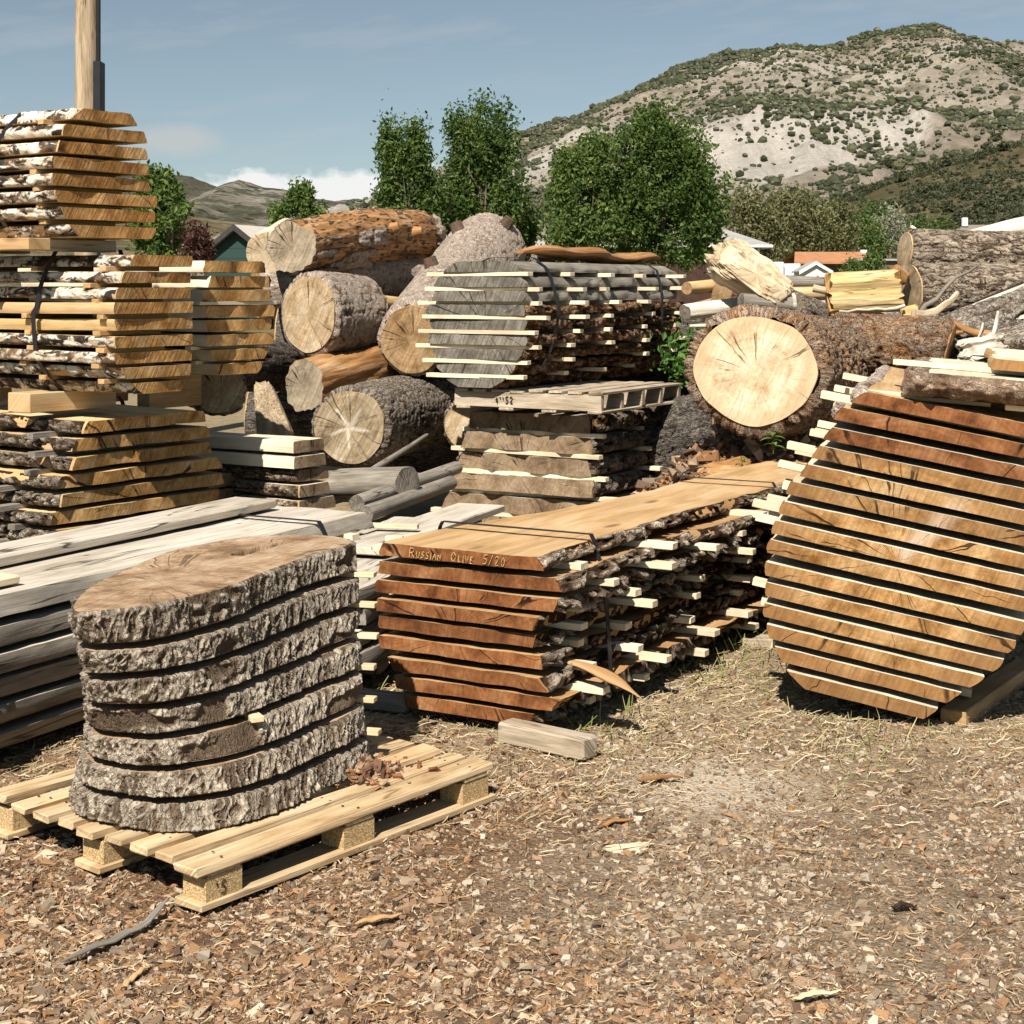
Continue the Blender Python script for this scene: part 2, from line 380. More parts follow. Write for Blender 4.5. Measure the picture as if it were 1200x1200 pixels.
B_RED = bark('bark_russet', (.44, .31, .20), (.31, .175, .09), (.06, .03, .018), .9, .9, patch=((.40, .20, .085), 4, .5), ck=.8)
B_CHAR_SHADE = bark('bark_dark', (.21, .185, .155), (.12, .10, .082), (.04, .032, .026), .7, .9)
B_CAP = bark('bark_cap', (.55, .41, .30), (.40, .265, .17), (.15, .085, .05), 1.3, .9, ck=.5)
STRAP = plain('black_strap', (.012, .012, .014), .45, 8, .2, .5)

ORD = ['first', 'second', 'third', 'fourth', 'fifth', 'sixth', 'seventh', 'eighth', 'ninth', 'tenth', 'eleventh', 'twelfth', 'thirteenth', 'fourteenth', 'fifteenth', 'sixteenth']

# ---------------------------------------------------------------- slab stacks
class Stack:
    def __init__(s, fr, left, right, L, seed, taper=0.0, wander=.02, rough=.008, desc='', short='', cat='slab', group=''):
        s.fr, s.L, s.seed, s.taper, s.wander, s.rough, s.desc, s.short, s.group = fr, L, seed, taper, wander, rough, desc, short, group
        s.lz, s.lv = zip(*left); s.rz, s.rv = zip(*right); s.ranges = []
    lshift = staticmethod(lambda l: 0.0)
    def Lf(s, l, z, k=0):
        b = np.interp(z, s.lz, s.lv)*(1-s.taper*l)+s.lshift(l)
        return b+s.wander*fbm(l*1.1, z*2.2, k*.37, s.seed, 3)*sst(0, .25, l+.12)+s.rough*fbm(l*13, z*17, k*3.3, s.seed+5, 3)
    def Rf(s, l, z, k=0):
        b = np.interp(z, s.rz, s.rv)*(1-s.taper*l)
        return b+s.wander*fbm(l*1.1, z*2.2, k*.37, s.seed+50, 3)*sst(0, .25, l+.12)+s.rough*fbm(l*13, z*17, k*3.3, s.seed+55, 3)
    def zf(s, l, k): return .005*noise(l*1.3, k*1.7, 0, s.seed+9)+.003*noise(l*.6, 0, 0, s.seed+3)
    def slab(s, i, n, z0, z1, mats, barks=('left', 'right'), barkmat=None, thick=.012, amp=.016, l0=None, l1=None, seg=.07, barkfreq=(7, 30),
             bare=.0, dl=None, dr=None, name='slab', label=None, split=None, endrough=.004, barkseg=.013, ds=0.0, shag=0.0):
        fr = s.fr; l0 = (0 if l0 is None else l0)+.014*(random.random()-.5); l1 = s.L if l1 is None else l1
        nl = max(3, int((l1-l0)/seg)); nu, nv = 14, 4
        l = l0+(l1-l0)*np.linspace(0, 1, nl+1); v = np.linspace(0, 1, nv+1); u = np.linspace(0, 1, nu+1)
        LL, VV = np.meshgrid(l, v, indexing='ij'); ZZ = z0+(z1-z0)*VV
        pin = .004*np.abs(2*VV-1)**6
        k = i
        A_ = s.Lf(LL, ZZ, k)+pin+ds; B_ = s.Rf(LL, ZZ, k)-pin+ds
        if dl is not None: A_ = A_+dl
        if dr is not None: B_ = B_+dr
        zo = s.zf(LL, k)
        pa = Patches()
        endj = lambda S_, e: endrough*noise(S_*9, k*3.1, e*5., s.seed+20)
        def surf(vi, m):
            S_ = A_[:, vi][:, None]*(1-u)+B_[:, vi][:, None]*u; l_ = np.repeat(l[:, None], nu+1, 1).copy()
            z_ = (ZZ[:, vi]+zo[:, vi])[:, None]+.0015*noise(S_*20, l_*14, k, s.seed+2)
            l_[0] += endj(S_[0], 0); l_[-1] += endj(S_[-1], 1)
            pa.grid(fr.w(S_, l_, z_), np.stack([l_, S_+k*.7], -1), m)
        surf(nv, 0); surf(0, 0)
        for X_, side in ((A_, 0), (B_, 1)):
            lj = LL.copy(); lj[0] += endj(X_[0], 0); lj[-1] += endj(X_[-1], 1)
            pa.grid(fr.w(X_, lj, ZZ+zo), np.stack([LL, ZZ*1.0+side*3], -1), 1)
        for e, ee in ((0, 0), (-1, 1)):
            S_ = A_[e][:, None]*(1-u)+B_[e][:, None]*u; z_ = np.repeat((ZZ[e]+zo[e])[:, None], nu+1, 1)
            l_ = np.full_like(S_, l[e])+endj(S_, ee)
            pa.grid(fr.w(S_, l_, z_), np.stack([S_-s.pith[0], z_-s.pith[1]], -1), 2)
        c = fr.w((A_[0].mean()+B_[0].mean())/2, (l0+l1)/2, z0)
        o = pa.build(name, mats, loc=c)
        if label is None:
            label = ('topmost slab' if i == 0 else 'lowest slab' if i == n-1 else ORD[i]+' slab from the top')+' of '+s.desc
        tag(o, label, 'slab', s.group, 'thing')
        if barkmat is not None:
            for side in barks:
                nl2 = max(4, int((l1-l0-.01)/barkseg)); nv2 = 9
                l2 = l0+.003+(l1-l0-.006)*np.linspace(0, 1, nl2+1); v2 = np.linspace(0, 1, nv2+1)
                L2, V2 = np.meshgrid(l2, v2, indexing='ij'); Z2 = z0+(z1-z0)*V2
                X = (s.Lf if side == 'left' else s.Rf)(L2, Z2, k)+ds+((dl or 0) if side == 'left' else (dr or 0)); sg = -1 if side == 'left' else 1
                dz = np.gradient(Z2, axis=1); dx = np.gradient(X, axis=1); ln = np.hypot(dz, dx)+1e-6
                ns, nz = sg*dz/ln, -sg*dx/ln
                q1 = np.abs(noise(L2*barkfreq[0]*1.6+noise(L2*6, Z2*14, 0, s.seed)*.6, Z2*barkfreq[1]*1.3, side == 'left', s.seed+30)); q2 = np.abs(noise(L2*barkfreq[0]*4, Z2*barkfreq[1]*2.2, 3, s.seed+31))
                h = np.minimum(np.clip(q1*4, 0, 1), .35+.65*np.clip(q2*4, 0, 1)); h = np.clip(h*(.7+.5*noise(L2*70, Z2*70, 1, s.seed+36)), 0, 1)
                if shag: h = np.clip(h+shag*noise(L2*26, Z2*60, 2, s.seed+37), 0, 1.2)
                gone = fbm(L2*4.5, Z2*11, 3+k*.31, s.seed+33, 4, .65) if bare else np.ones_like(h)
                on = sst(bare-.06, bare+.02, gone) if bare else 1.0
                ed = np.minimum(1, np.minimum(V2, 1-V2)*6+.0)*np.minimum(1, np.minimum(L2-l0, l1-L2)*60)
                d = ed*(on*(thick+amp*h)+.001)-.0015
                h = np.where(np.broadcast_to(on, h.shape) > .5, h, -.4)
                pb = Patches(); pb.grid(fr.w(X+ns*d, L2, Z2+nz*d+s.zf(L2, k)), np.stack([L2, Z2+(side == 'left')*2], -1), 0, h)
                b = pb.build('bark', barkmat, o)
        return o
    def sticks(s, gaps, ls, over=.09, w=.035, mat=None, jit=.06, skip=.0, oneside=None, label2='', grow=0.0, cut=None):
        """gaps: list of (z0, z1); a stick across the slabs at each of ls in each gap"""
        for gi, (z0, z1) in enumerate(gaps):
            for li, l in enumerate(ls):
                if random.random() < skip: continue
                l_ = max(.02, l+random.uniform(-jit, jit)); zm = (z0+z1)/2
                a = float(s.Lf(l_, z0)); b = float(s.Rf(l_, z0)); a, b = min(a, float(s.Lf(l_, z1))), max(b, float(s.Rf(l_, z1)))
                ea, eb = random.uniform(.35, 1.25)*over, random.uniform(.35, 1.25)*over
                if oneside == 'right': ea = -.12
                if oneside == 'left': eb = -.12
                if cut: a = b-cut
                zo = float(s.zf(l_, gi))
                o = box('spacer_stick', s.fr, a-ea, b+eb, l_-w/2*random.uniform(.8, 1.2), l_+w/2*random.uniform(.9, 1.3), z0+zo-.001, z1+zo-.0005, mat or STICK, bev=.0015, yaw=random.uniform(-.05, .05), wob=.001)
                near = ORD[li]+' spacer stick back from the near end'
                tag(o, f"{near}, {'top' if gi == 0 else ORD[gi]} gap of {s.short}", 'spacer stick', 'spacer sticks of '+s.short)
    def strap(s, l, z0, z1, label, w=.03, off=.008, slack=0.0, extra=None):
        zs = np.linspace(z0, z1, 40); pts = []
        for z in zs: pts += [(float(s.Lf(l, z))-off-.012, z), (float(s.Rf(l, z))+off+.012, z)]
        pts = [(a, b+(off if b > (z0+z1)/2 else -off) if b in (zs[0], zs[-1]) else b) for a, b in pts]
        if extra: pts += extra
        pts = sorted(set(pts)); 
        def half(ps):
            h = []
            for p in ps:
                while len(h) > 1 and (h[-1][0]-h[-2][0])*(p[1]-h[-2][1])-(h[-1][1]-h[-2][1])*(p[0]-h[-2][0]) <= 0: h.pop()
                h.append(p)
            return h[:-1]
        hull = np.array(half(pts)+half(pts[::-1])); c = hull.mean(0)
        # resample
        cl = np.vstack([hull, hull[:1]]); dd = np.concatenate([[0], np.cumsum(np.linalg.norm(np.diff(cl, axis=0), axis=1))])
        t = np.linspace(0, dd[-1], 90, endpoint=False); H = np.stack([np.interp(t, dd, cl[:, 0]), np.interp(t, dd, cl[:, 1])], -1)
        out = H+(H-c)/np.linalg.norm(H-c, axis=1)[:, None]*.003
        lw = .012*np.sin(t*1.7+l*3)
        Pt = np.zeros((90, 5, 3))
        for q, (h, dl) in enumerate(((H, -w/2), (out, -w/2), (out, w/2), (H, w/2), (H, -w/2))): Pt[:, q] = s.fr.w(h[:, 0], l+dl+lw, h[:, 1])
        pa = Patches(); pa.grid(Pt, np.zeros((90, 5, 2)), 0, closed=True)
        return tag(pa.build('strap', STRAP, smooth=False), label, 'strap')

def levels(z0, n, t, g):
    """top-first list of (z0, z1) for n slabs, and the gaps below each"""
    sl = [(z0+k*(t+g), z0+k*(t+g)+t) for k in range(n)][::-1]
    return sl, [(sl[i+1][1], sl[i][0]) for i in range(n-1)]

# ---------------------------------------------------------------- logs
def make_log(name, label, p0, p1, r0, r1, end, side, barkmat=None, thick=.015, amp=.02, n=72, seg=.013, seed=1, lobe=.06, squash=1.0, bend=0.0, freq=(5, 9),
             bare=None, stubs=(), endface=None, group=None, cat='log', endrough=.006, ragged=.01, grit=.16, cross=2.2, tip=None, roughbody=.0):
    p0, p1 = np.array(p0, float), np.array(p1, float); L = np.linalg.norm(p1-p0); A = (p1-p0)/L
    up = np.array([0, 0, 1.]); S = np.cross(A, up)
    S = unit(S) if np.linalg.norm(S) > .05 else np.array([1., 0, 0]); U = np.cross(S, A)
    E = unit(endface) if endface is not None else A     # direction the near cut looks away along
    th = np.linspace(0, 2*np.pi, n, endpoint=False)
    def surf(l, th, extra=0.0):
        t = l/L; r = r0+(r1-r0)*t
        c, s_ = np.cos(th), np.sin(th)
        r = r*(1+lobe*1.6*fbm(c*1.1, s_*1.1, l*.55, seed, 2)+lobe*.5*noise(c*3, s_*3, l*2.2, seed+4)+roughbody*fbm(c*5, s_*5, l*5, seed+6, 3))+extra
        sag = bend*np.sin(np.pi*t)
        base = p0+l[..., None]*A+(noise(l*.8, 0, 0, seed+8)*.0+sag)[..., None]*U
        pt = base+(c*r)[..., None]*S*1.0+(s_*r*squash)[..., None]*U
        if endface is not None:                          # shear the near end onto its cut plane, fading along the log
            q = pt-base; dd = -(q@E)/(A@E); pt = pt+(dd*np.clip(1-l/(3*max(r0, .05)), 0, 1))[..., None]*A
        return pt
    nl = max(4, int(L/.09)); l = np.linspace(0, L, nl+1)
    TT, LL = np.meshgrid(th, l, indexing='ij')
    pa = Patches()
    Pt = surf(LL, TT); pa.grid(Pt, np.stack([LL, TT*r0+seed], -1), 0, closed=True)
    for e, lc in ((0, 0.0), (-1, L)):
        rim = Pt[:, e]; cen = rim.mean(0); k = np.linspace(0, 1, 7)[None, :, None]
        D = cen+(rim-cen)[:, None]*k
        a_, b_ = (D-cen)@S, (D-cen)@U
        D = D+(endrough*noise(a_*14, b_*14, e, seed+2)*np.sin(np.pi*k[..., 0]))[..., None]*A
        if tip and e == -1: D = D+((1-k[..., 0])*tip)[..., None]*A
        pa.grid(D, np.stack([a_, b_], -1), 1, closed=True)
    o = pa.build(name, [side, end], loc=p0+A*L/2-np.array([0, 0, max(r0, r1)]))
    tag(o, label, cat, group)
    if barkmat is not None:
        nb = int(max(n*1.5, 2*math.pi*max(r0, r1)/.0095)); nl2 = max(10, int(L/seg)); th2 = np.linspace(0, 2*np.pi, nb, endpoint=False); l2 = np.linspace(.008, L-.008, nl2+1)
        T2, L2 = np.meshgrid(th2, l2, indexing='ij'); c, s_ = np.cos(T2), np.sin(T2)
        R_ = r0
        w = fbm(c*2, s_*2, L2*1.5, seed+3, 2)*.6
        w2 = noise(c*R_*22, s_*R_*22, L2*16, seed+37)*.5
        q1 = np.abs(noise(c*R_*freq[1]*2.6+w+w2, s_*R_*freq[1]*2.6+w, L2*freq[0]*1.5, seed+31)); q2 = np.abs(noise(c*R_*freq[1]*4.2+w2, s_*R_*freq[1]*4.2, L2*freq[0]*cross, seed+32))
        h = np.minimum(np.clip(q1*7, 0, 1), .45+.55*np.clip(q2*7, 0, 1)); h = np.clip(h*(1-grit*.55+grit*noise(c*R_*75, s_*R_*75, L2*65, seed+33)), 0, 1)
        on = np.ones_like(h)
        if bare is not None: on = sst(bare-.05, bare+.03, fbm(c*1.3, s_*1.3, L2*1.1, seed+41, 3))
        rg = ragged*(1+noise(c*6, s_*6, 0, seed+9))
        ed = np.clip((np.minimum(L2, L-L2)-rg)*45, 0, 1)
        d = ed*on*(thick+.55*amp*h+.12*amp*noise(c*R_*60, s_*R_*60, L2*40, seed+12))+.0015*(ed > 0)-.003*(1-on)-.002*(ed <= 0)
        pb = Patches(); pb.grid(surf(L2, T2, d), np.stack([L2, T2*R_], -1), 0, np.where(on > .5, h, -.3), closed=True)
        pb.build('bark', barkmat, o)
    for (t, a, ln, rr, m) in stubs:                      # sawn-off branches
        l_ = np.array(t*L); b0 = surf(l_, np.array(a)); out = unit(math.cos(a)*S+math.sin(a)*U+.25*A)
        pts = [b0-out*rr, b0+out*ln*.4, b0+out*ln]
        Pt2, UV2 = tube(pts, [rr*1.5, rr*1.1, rr], 14, wob=.15, seed=seed, make=False)
        pc = Patches(); pc.grid(Pt2, UV2, 0, closed=True)
        cen = np.repeat(pts[-1][None], 14, 0); q = Pt2[:, -1]-pts[-1]
        pc.grid(np.stack([cen, Pt2[:, -1]], 1), np.stack([np.zeros((14, 2)), np.stack([q@A, q@unit(np.cross(A, out))], -1)], 1), 1, closed=True)
        pc.build('branch_stub', [m, E_LOGT], o)
    return o

def chunk(name, label, c, dims, axes, mats, seed=1, rough=.12, n=18, cat='wood chunk', group=None, taper=0.0, spike=0.0, e=.35, fibre=.06):
    """an irregular split block: a superellipsoid box pulled about by noise; axes = 3 unit vectors"""
    th = np.linspace(-np.pi/2, np.pi/2, n); ph = np.linspace(-np.pi, np.pi, 2*n, endpoint=False)
    PH, TH = np.meshgrid(ph, th, indexing='ij')
    f = lambda w, m: np.sign(w)*np.abs(w)**m
    X = f(np.cos(TH), e)*f(np.cos(PH), e); Y = f(np.cos(TH), e)*f(np.sin(PH), e); Z = f(np.sin(TH), e)
    k = 1-taper*(X*.5+.5)
    r = 1+rough*fbm(X*1.6, Y*1.6, Z*1.6, seed, 4)+rough*.5*fbm(X*.5, Y*7, Z*7, seed+3, 3)
    an = np.arctan2(Z, Y); r = r*(1+fibre*ridged(np.cos(an)*7, np.sin(an)*7, X*.7, seed+21, 3)-fibre*.6)
    X = X*(1+rough*fbm(Y*3, Z*3, 0, seed+7, 3)+spike*(np.clip(ridged(Y*2.6, Z*2.6, 1, seed+17, 3)-.45, 0, 1))*(X > 0)+fibre*.8*noise(Y*14, Z*14, 0, seed+23))
    ax = [unit(a) for a in axes]
    W = np.array(c)+(X*dims[0])[..., None]*ax[0]+(Y*k*r*dims[1])[..., None]*ax[1]+(Z*k*r*dims[2])[..., None]*ax[2]
    pa = Patches(); pa.grid(W, np.stack([X*dims[0], (PH*.5)*dims[1]+Z*dims[2]], -1), 0, np.clip(.5+.5*r-.5, 0, 1), closed=True)
    o = pa.build(name, mats)
    return tag(o, label, cat, group)

def write(lines, fr, s0, z0, h, l, rad, mat, parent, slant=.0, gapw=.18):
    G_ = {'R': (.62, [[(0, 0), (0, 1)], [(0, 1), (.45, .98), (.55, .78), (.42, .55), (0, .5)], [(.2, .5), (.6, 0)]]),
          'U': (.6, [[(0, 1), (.03, .25), (.25, 0), (.48, .2), (.52, 1)]]), 'S': (.55, [[(.5, .88), (.25, 1), (.05, .8), (.25, .55), (.48, .3), (.3, .02), (0, .12)]]),
          'I': (.2, [[(.1, 0), (.1, 1)]]), 'A': (.6, [[(0, 0), (.28, 1), (.55, 0)], [(.1, .38), (.46, .38)]]), 'N': (.6, [[(0, 0), (.03, 1), (.48, 0), (.52, 1)]]),
          'O': (.66, [[(.3, 1), (.05, .75), (.03, .3), (.28, 0), (.52, .2), (.56, .7), (.3, 1)]]), 'L': (.5, [[(.04, 1), (0, 0), (.42, .04)]]),
          'V': (.58, [[(0, 1), (.25, 0), (.52, 1)]]), 'E': (.5, [[(.42, 1), (.02, .98), (0, .02), (.45, 0)], [(0, .52), (.34, .52)]]),
          '5': (.5, [[(.46, 1), (.1, 1), (.05, .58), (.35, .6), (.45, .3), (.3, .02), (0, .08)]]), '/': (.42, [[(0, -.05), (.36, 1.05)]]),
          '2': (.5, [[(.02, .8), (.2, 1), (.42, .85), (.35, .5), (0, 0), (.46, .03)]]), '0': (.5, [[(.22, 1), (.02, .6), (.1, .08), (.3, .02), (.44, .5), (.22, 1)]]),
          '1': (.25, [[(.0, .8), (.12, 1), (.12, 0)]]), '4': (.5, [[(.35, 0), (.35, 1), (0, .35), (.48, .35)]])}
    pa = Patches(); x = s0
    for ch, big in lines:
        if ch == ' ': x += h*gapw*2; continue
        w, st = G_[ch]; hh = h*(1.0 if big else .72); jz = random.uniform(-.06, .06)*h
        for poly in st:
            q = np.array(poly); 
            for _ in range(2):
                if len(q) > 2: q = np.vstack([q[:1], *[np.stack([.75*q[i]+.25*q[i+1], .25*q[i]+.75*q[i+1]]) for i in range(len(q)-1)], q[-1:]])
            pts = fr.w(x+q[:, 0]*hh+q[:, 1]*hh*slant, np.full(len(q), l), z0+jz+q[:, 1]*hh)
            Pt, UV = tube(pts, rad, 6, make=False); pa.grid(Pt, UV, 0, closed=True)
        x += (w+gapw)*hh
    return pa.build('lettering', mat, parent)

# ---------------------------------------------------------------- vegetation
def leaf_mat(name, c0, c1, c2, trans=.25):
    s = SH(name, .55, .35); h = s.attr('h')
    col = s.ramp(h, [(.0, c0), (.5, c1), (1.0, c2)])
    s.set(col)
    tr = N(s.t, 'BsdfTranslucent', {'Color': s.mix(1.0, col, (1.1, 1.25, .5), 'MULTIPLY')})
    mx = N(s.t, 'MixShader', {'Fac': trans, 1: s.b.outputs[0], 2: tr.outputs[0]})
    s.t.links.new(mx.outputs[0], s.o.inputs['Surface'])
    return s.m
def leaves(name, C, size, mat, parent, seed, loc=None, up=.3, vary_=.5, hue=None):
    """C (n,3) centres -> one folded two-quad leaf clump each"""
    g = np.random.default_rng(seed); n = len(C)
    a = g.normal(size=(n, 3)); a[:, 2] = np.abs(a[:, 2])*.6+up; a /= np.linalg.norm(a, axis=1)[:, None]
    b = g.normal(size=(n, 3)); b -= (b*a).sum(1)[:, None]*a; b /= np.linalg.norm(b, axis=1)[:, None]; c = np.cross(a, b)
    s = size*(1+vary_*g.uniform(-1, 1, n))[:, None]
    V = np.stack([C-b*s*.9, C+c*s*.45+a*s*.12, C+b*s*.9-a*s*.15, C-c*s*.45+a*s*.12], 1).reshape(-1, 3)
    i = np.arange(n)*4; T = np.concatenate([np.stack([i, i+1, i+2], -1), np.stack([i, i+2, i+3], -1)])
    h = np.repeat(np.clip((g.uniform(0, 1, n) if hue is None else hue), 0, 1), 4)
    return mk(name, V, [T], mat, [0], None, parent, False, attr=h, loc=loc)
def tree(name, label, base, hgt, lobes, mat, barkm, n, size, seed, clump=.5, group=None, trunk_r=.25, cat='tree', trunk_h=.45, limbs=9, zup=1.0):
    limbs = int(limbs*1.6)
    """lobes: (dx, dy, dz, rx, ry, rz) ellipsoids in metres from the base"""
    g = np.random.default_rng(seed); base = np.array(base, float); root = empty(name, base); tag(root, label, cat, group)
    lobes = np.array(lobes, float); vol = lobes[:, 3]*lobes[:, 4]*lobes[:, 5]; pr = vol/vol.sum()
    nc = max(14, int(n/28)); k = g.choice(len(lobes), nc, p=pr)
    d = g.normal(size=(nc, 3)); d /= np.linalg.norm(d, axis=1)[:, None]; rr = g.uniform(.12, 1.06, nc)**.5
    cc = base+lobes[k, :3]+d*rr[:, None]*lobes[k, 3:]
    keep = fbm(cc[:, 0]*.9, cc[:, 1]*.9, cc[:, 2]*.9, seed, 2) > -.22; cc = cc[keep]
    tone = g.uniform(.1, .9, len(cc)); q = g.integers(0, len(cc), n)
    off = g.normal(size=(n, 3))*clump*np.array([.5, .5, .62*zup])
    C = cc[q]+off; hue = np.clip(tone[q]*.6+g.uniform(0, .5, n), 0, 1)
    C = C[C[:, 2] > base[2]+.15]; hue = hue[:len(C)]
    leaves('crown', C, size, mat, root, seed, up=.15, hue=hue)
    pa = Patches(); top = base+np.array([lobes[0, 0]*.5, 0, hgt*.8])
    tr = [base+(top-base)*t+np.array([.15*noise(t*3, seed), .15*noise(t*3, seed+9), 0]) for t in np.linspace(0, 1, 7)]
    Pt, UV = tube(tr, np.linspace(trunk_r, trunk_r*.25, 7), 10, make=False, wob=.2, seed=seed); pa.grid(Pt, UV, 0, closed=True)
    for j in range(limbs):
        t = g.uniform(.2, .8); a = base+(top-base)*t; e = cc[g.integers(0, len(cc))]; e = a+(e-a)*.8
        mid = (a+e)/2+g.normal(size=3)*.25
        Pt, UV = tube([a, mid, e], [trunk_r*.4*(1-t*.5), trunk_r*.25, trunk_r*.08], 6, make=False); pa.grid(Pt, UV, 0, closed=True)
    pa.build('trunk', barkm, root)
    return root
# ================================================================ light, sky, camera
TRAVEL = unit([.20, .65, -.735])
sun = bpy.data.lights.new('sun', 'SUN'); sun.energy = 5.0; sun.angle = math.radians(.5); sun.color = (1.0, .925, .83)
so = bpy.data.objects.new('sun', sun); COL.objects.link(so); so.rotation_euler = Vector(TRAVEL).to_track_quat('-Z', 'Y').to_euler(); so.location = (-8, -15, 14)
W = bpy.data.worlds.new('World'); SC.world = W; W.use_nodes = True; wt = W.node_tree; wt.nodes.clear()
sky = N(wt, 'TexSky', sky_type='NISHITA', sun_disc=False, sun_elevation=math.asin(-TRAVEL[2]), sun_rotation=math.radians(204.6), altitude=1800, air_density=1.0, dust_density=.8, ozone_density=1.0)
gen = N(wt, 'TexCoord').outputs['Generated']
sp = N(wt, 'SeparateXYZ', {'Vector': gen})
def wm(op, a, b=0.0, clamp=False):
    n = N(wt, 'Math', operation=op, use_clamp=clamp)
    for i, v in enumerate((a, b)):
        if isinstance(v, bpy.types.NodeSocket): wt.links.new(v, n.inputs[i])
        else: n.inputs[i].default_value = v
    return n.outputs[0]
def wramp(f, stops):
    r = N(wt, 'ValToRGB', {'Fac': f}); e = r.color_ramp.elements
    while len(e) < len(stops): e.new(.5)
    for k, (p, c) in enumerate(stops): e[k].position = p; e[k].color = (c, c, c, 1)
    return r.outputs[0]
ysafe = wm('MAXIMUM', sp.outputs[1], .05)
az = wm('DIVIDE', sp.outputs[0], ysafe); el = wm('DIVIDE', sp.outputs[2], ysafe)
cv = N(wt, 'CombineXYZ', {'X': wm('MULTIPLY', az, 26.0), 'Y': wm('MULTIPLY', el, 34.0)}).outputs[0]
cn = N(wt, 'TexNoise', {'Vector': cv, 'Scale': 1.0, 'Detail': 7.0, 'Roughness': .58}).outputs['Fac']
# cumulus banked on the far hills
topline = wm('ADD', wm('MULTIPLY', wm('SUBTRACT', cn, .5), .05), .0705)
cum = wramp(wm('ADD', wm('MULTIPLY', wm('SUBTRACT', topline, el), 60.0), .5), [(.35, 0.0), (.75, 1.0)])
band = wramp(wm('ADD', az, .5), [(.285, 0.0), (.32, 1.0), (.43, 1.0), (.47, 0.0)])
cum = wm('MULTIPLY', cum, band)
# thin wisps
wv = N(wt, 'CombineXYZ', {'X': wm('ADD', wm('MULTIPLY', az, 4.5), wm('MULTIPLY', el, 6.0)), 'Y': wm('SUBTRACT', wm('MULTIPLY', el, 26.0), wm('MULTIPLY', az, 4.0))}).outputs[0]
wn = N(wt, 'TexNoise', {'Vector': wv, 'Scale': 1.3, 'Detail': 6.0, 'Roughness': .6}).outputs['Fac']
wis = wm('MULTIPLY', wramp(wn, [(.52, 0.0), (.75, 1.0)]), .35)
ex = wm('DIVIDE', wm('ADD', az, .209), .038); ey = wm('DIVIDE', wm('SUBTRACT', el, .0905), .012)
dd = wm('SQRT', wm('ADD', wm('MULTIPLY', ex, ex), wm('MULTIPLY', ey, ey)))
patch = wm('MULTIPLY', wramp(wm('ADD', dd, wm('MULTIPLY', wm('SUBTRACT', cn, .5), 1.1)), [(.35, 1.0), (1.15, 0.0)]), .75)
wis = wm('MAXIMUM', wis, patch)
hs = N(wt, 'HueSaturation', {'Color': sky.outputs[0], 'Saturation': SKYSAT, 'Value': 1.0}).outputs[0]
tint = N(wt, 'MixRGB', {'Fac': 1.0, 'Color1': hs, 'Color2': (.93, 1.0, .97, 1)}, blend_type='MULTIPLY').outputs[0]
c1 = N(wt, 'MixRGB', {'Fac': wis, 'Color1': tint, 'Color2': (7.2, 7.4, 7.4, 1)}).outputs[0]
c2 = N(wt, 'MixRGB', {'Fac': cum, 'Color1': c1, 'Color2': (11.5, 11.6, 11.4, 1)}).outputs[0]
bg = N(wt, 'Background', {'Color': c2, 'Strength': SKYK})
N(wt, 'OutputWorld', {'Surface': bg.outputs[0]})
cam = bpy.data.cameras.new('camera'); co = bpy.data.objects.new('camera', cam); COL.objects.link(co); SC.camera = co
co.location = (0, 0, HC); co.rotation_euler = (math.pi/2, 0, 0); cam.sensor_width = 36; cam.lens = 36*F/1200; cam.shift_y = -(600-HY)/1200; cam.clip_end = 20000; cam.clip_start = .1
SC.view_settings.view_transform = 'Standard'; SC.view_settings.look = 'None'; SC.view_settings.gamma = 1; SC.view_settings.exposure = EXPO
SC.cycles.max_bounces = 5; SC.cycles.diffuse_bounces = 1; SC.cycles.glossy_bounces = 2; SC.cycles.transmission_bounces = 2; SC.cycles.use_denoising = True
SC.cycles.caustics_reflective = False; SC.cycles.caustics_refractive = False

# ================================================================ ground
def geo(a, b, n): return np.geomspace(a, b, n)
xs = np.concatenate([-geo(4.5, 4500, 34)[::-1], np.arange(-4.4, 4.41, .05), geo(4.5, 4500, 34)])
ys = np.concatenate([np.arange(-30, 2, 4.), np.arange(2.4, 10, .05), geo(10.1, 4800, 52)])
XX, YY = np.meshgrid(xs, ys, indexing='ij')
near = np.exp(-np.maximum(0, np.hypot(XX, YY-5)-6)/4)
def ground_z(X, Y): return near_amp(X, Y)*(.022*fbm(X*.9, Y*.9, 0, 3, 3)+.006*noise(X*6, Y*6, 0, 5))-.006
def near_amp(X, Y): return np.exp(-np.maximum(0, np.hypot(X, Y-5)-6)/4)
ZZ = ground_z(XX, YY)
gs = SH('ground_dirt', .95, .1); p = gs.pos
n1 = gs.noise(p, 1.1, 6, .65); n2 = gs.noise(p, 7, 6, .7); n3 = gs.noise(p, 60, 5, .75)
sx = N(gs.t, 'SeparateXYZ', {'Vector': p})
dirt = gs.ramp(n2, [(.3, (.17, .122, .082)), (.5, (.265, .20, .135)), (.7, (.37, .29, .205))])
chipc = gs.ramp(n2, [(.3, (.12, .068, .036)), (.5, (.21, .125, .068)), (.7, (.31, .20, .115))])
strawc = gs.ramp(n2, [(.3, (.30, .21, .115)), (.5, (.41, .315, .195)), (.7, (.53, .43, .285))])
fx = gs.math('ADD', sx.outputs[0], gs.math('MULTIPLY', gs.math('SUBTRACT', n1, .5), 1.6))
col = gs.mix(gs.ramp(gs.math('ADD', gs.math('MULTIPLY', fx, .8), .45), [(.3, 1.0), (.62, 0.0)]), dirt, chipc)
fy = gs.math('ADD', sx.outputs[1], gs.math('MULTIPLY', gs.math('SUBTRACT', n1, .5), 2.2))
col = gs.mix(gs.ramp(gs.math('MULTIPLY', gs.math('SUBTRACT', fy, 4.4), .5), [(.3, 0.0), (.75, .85)]), col, strawc)
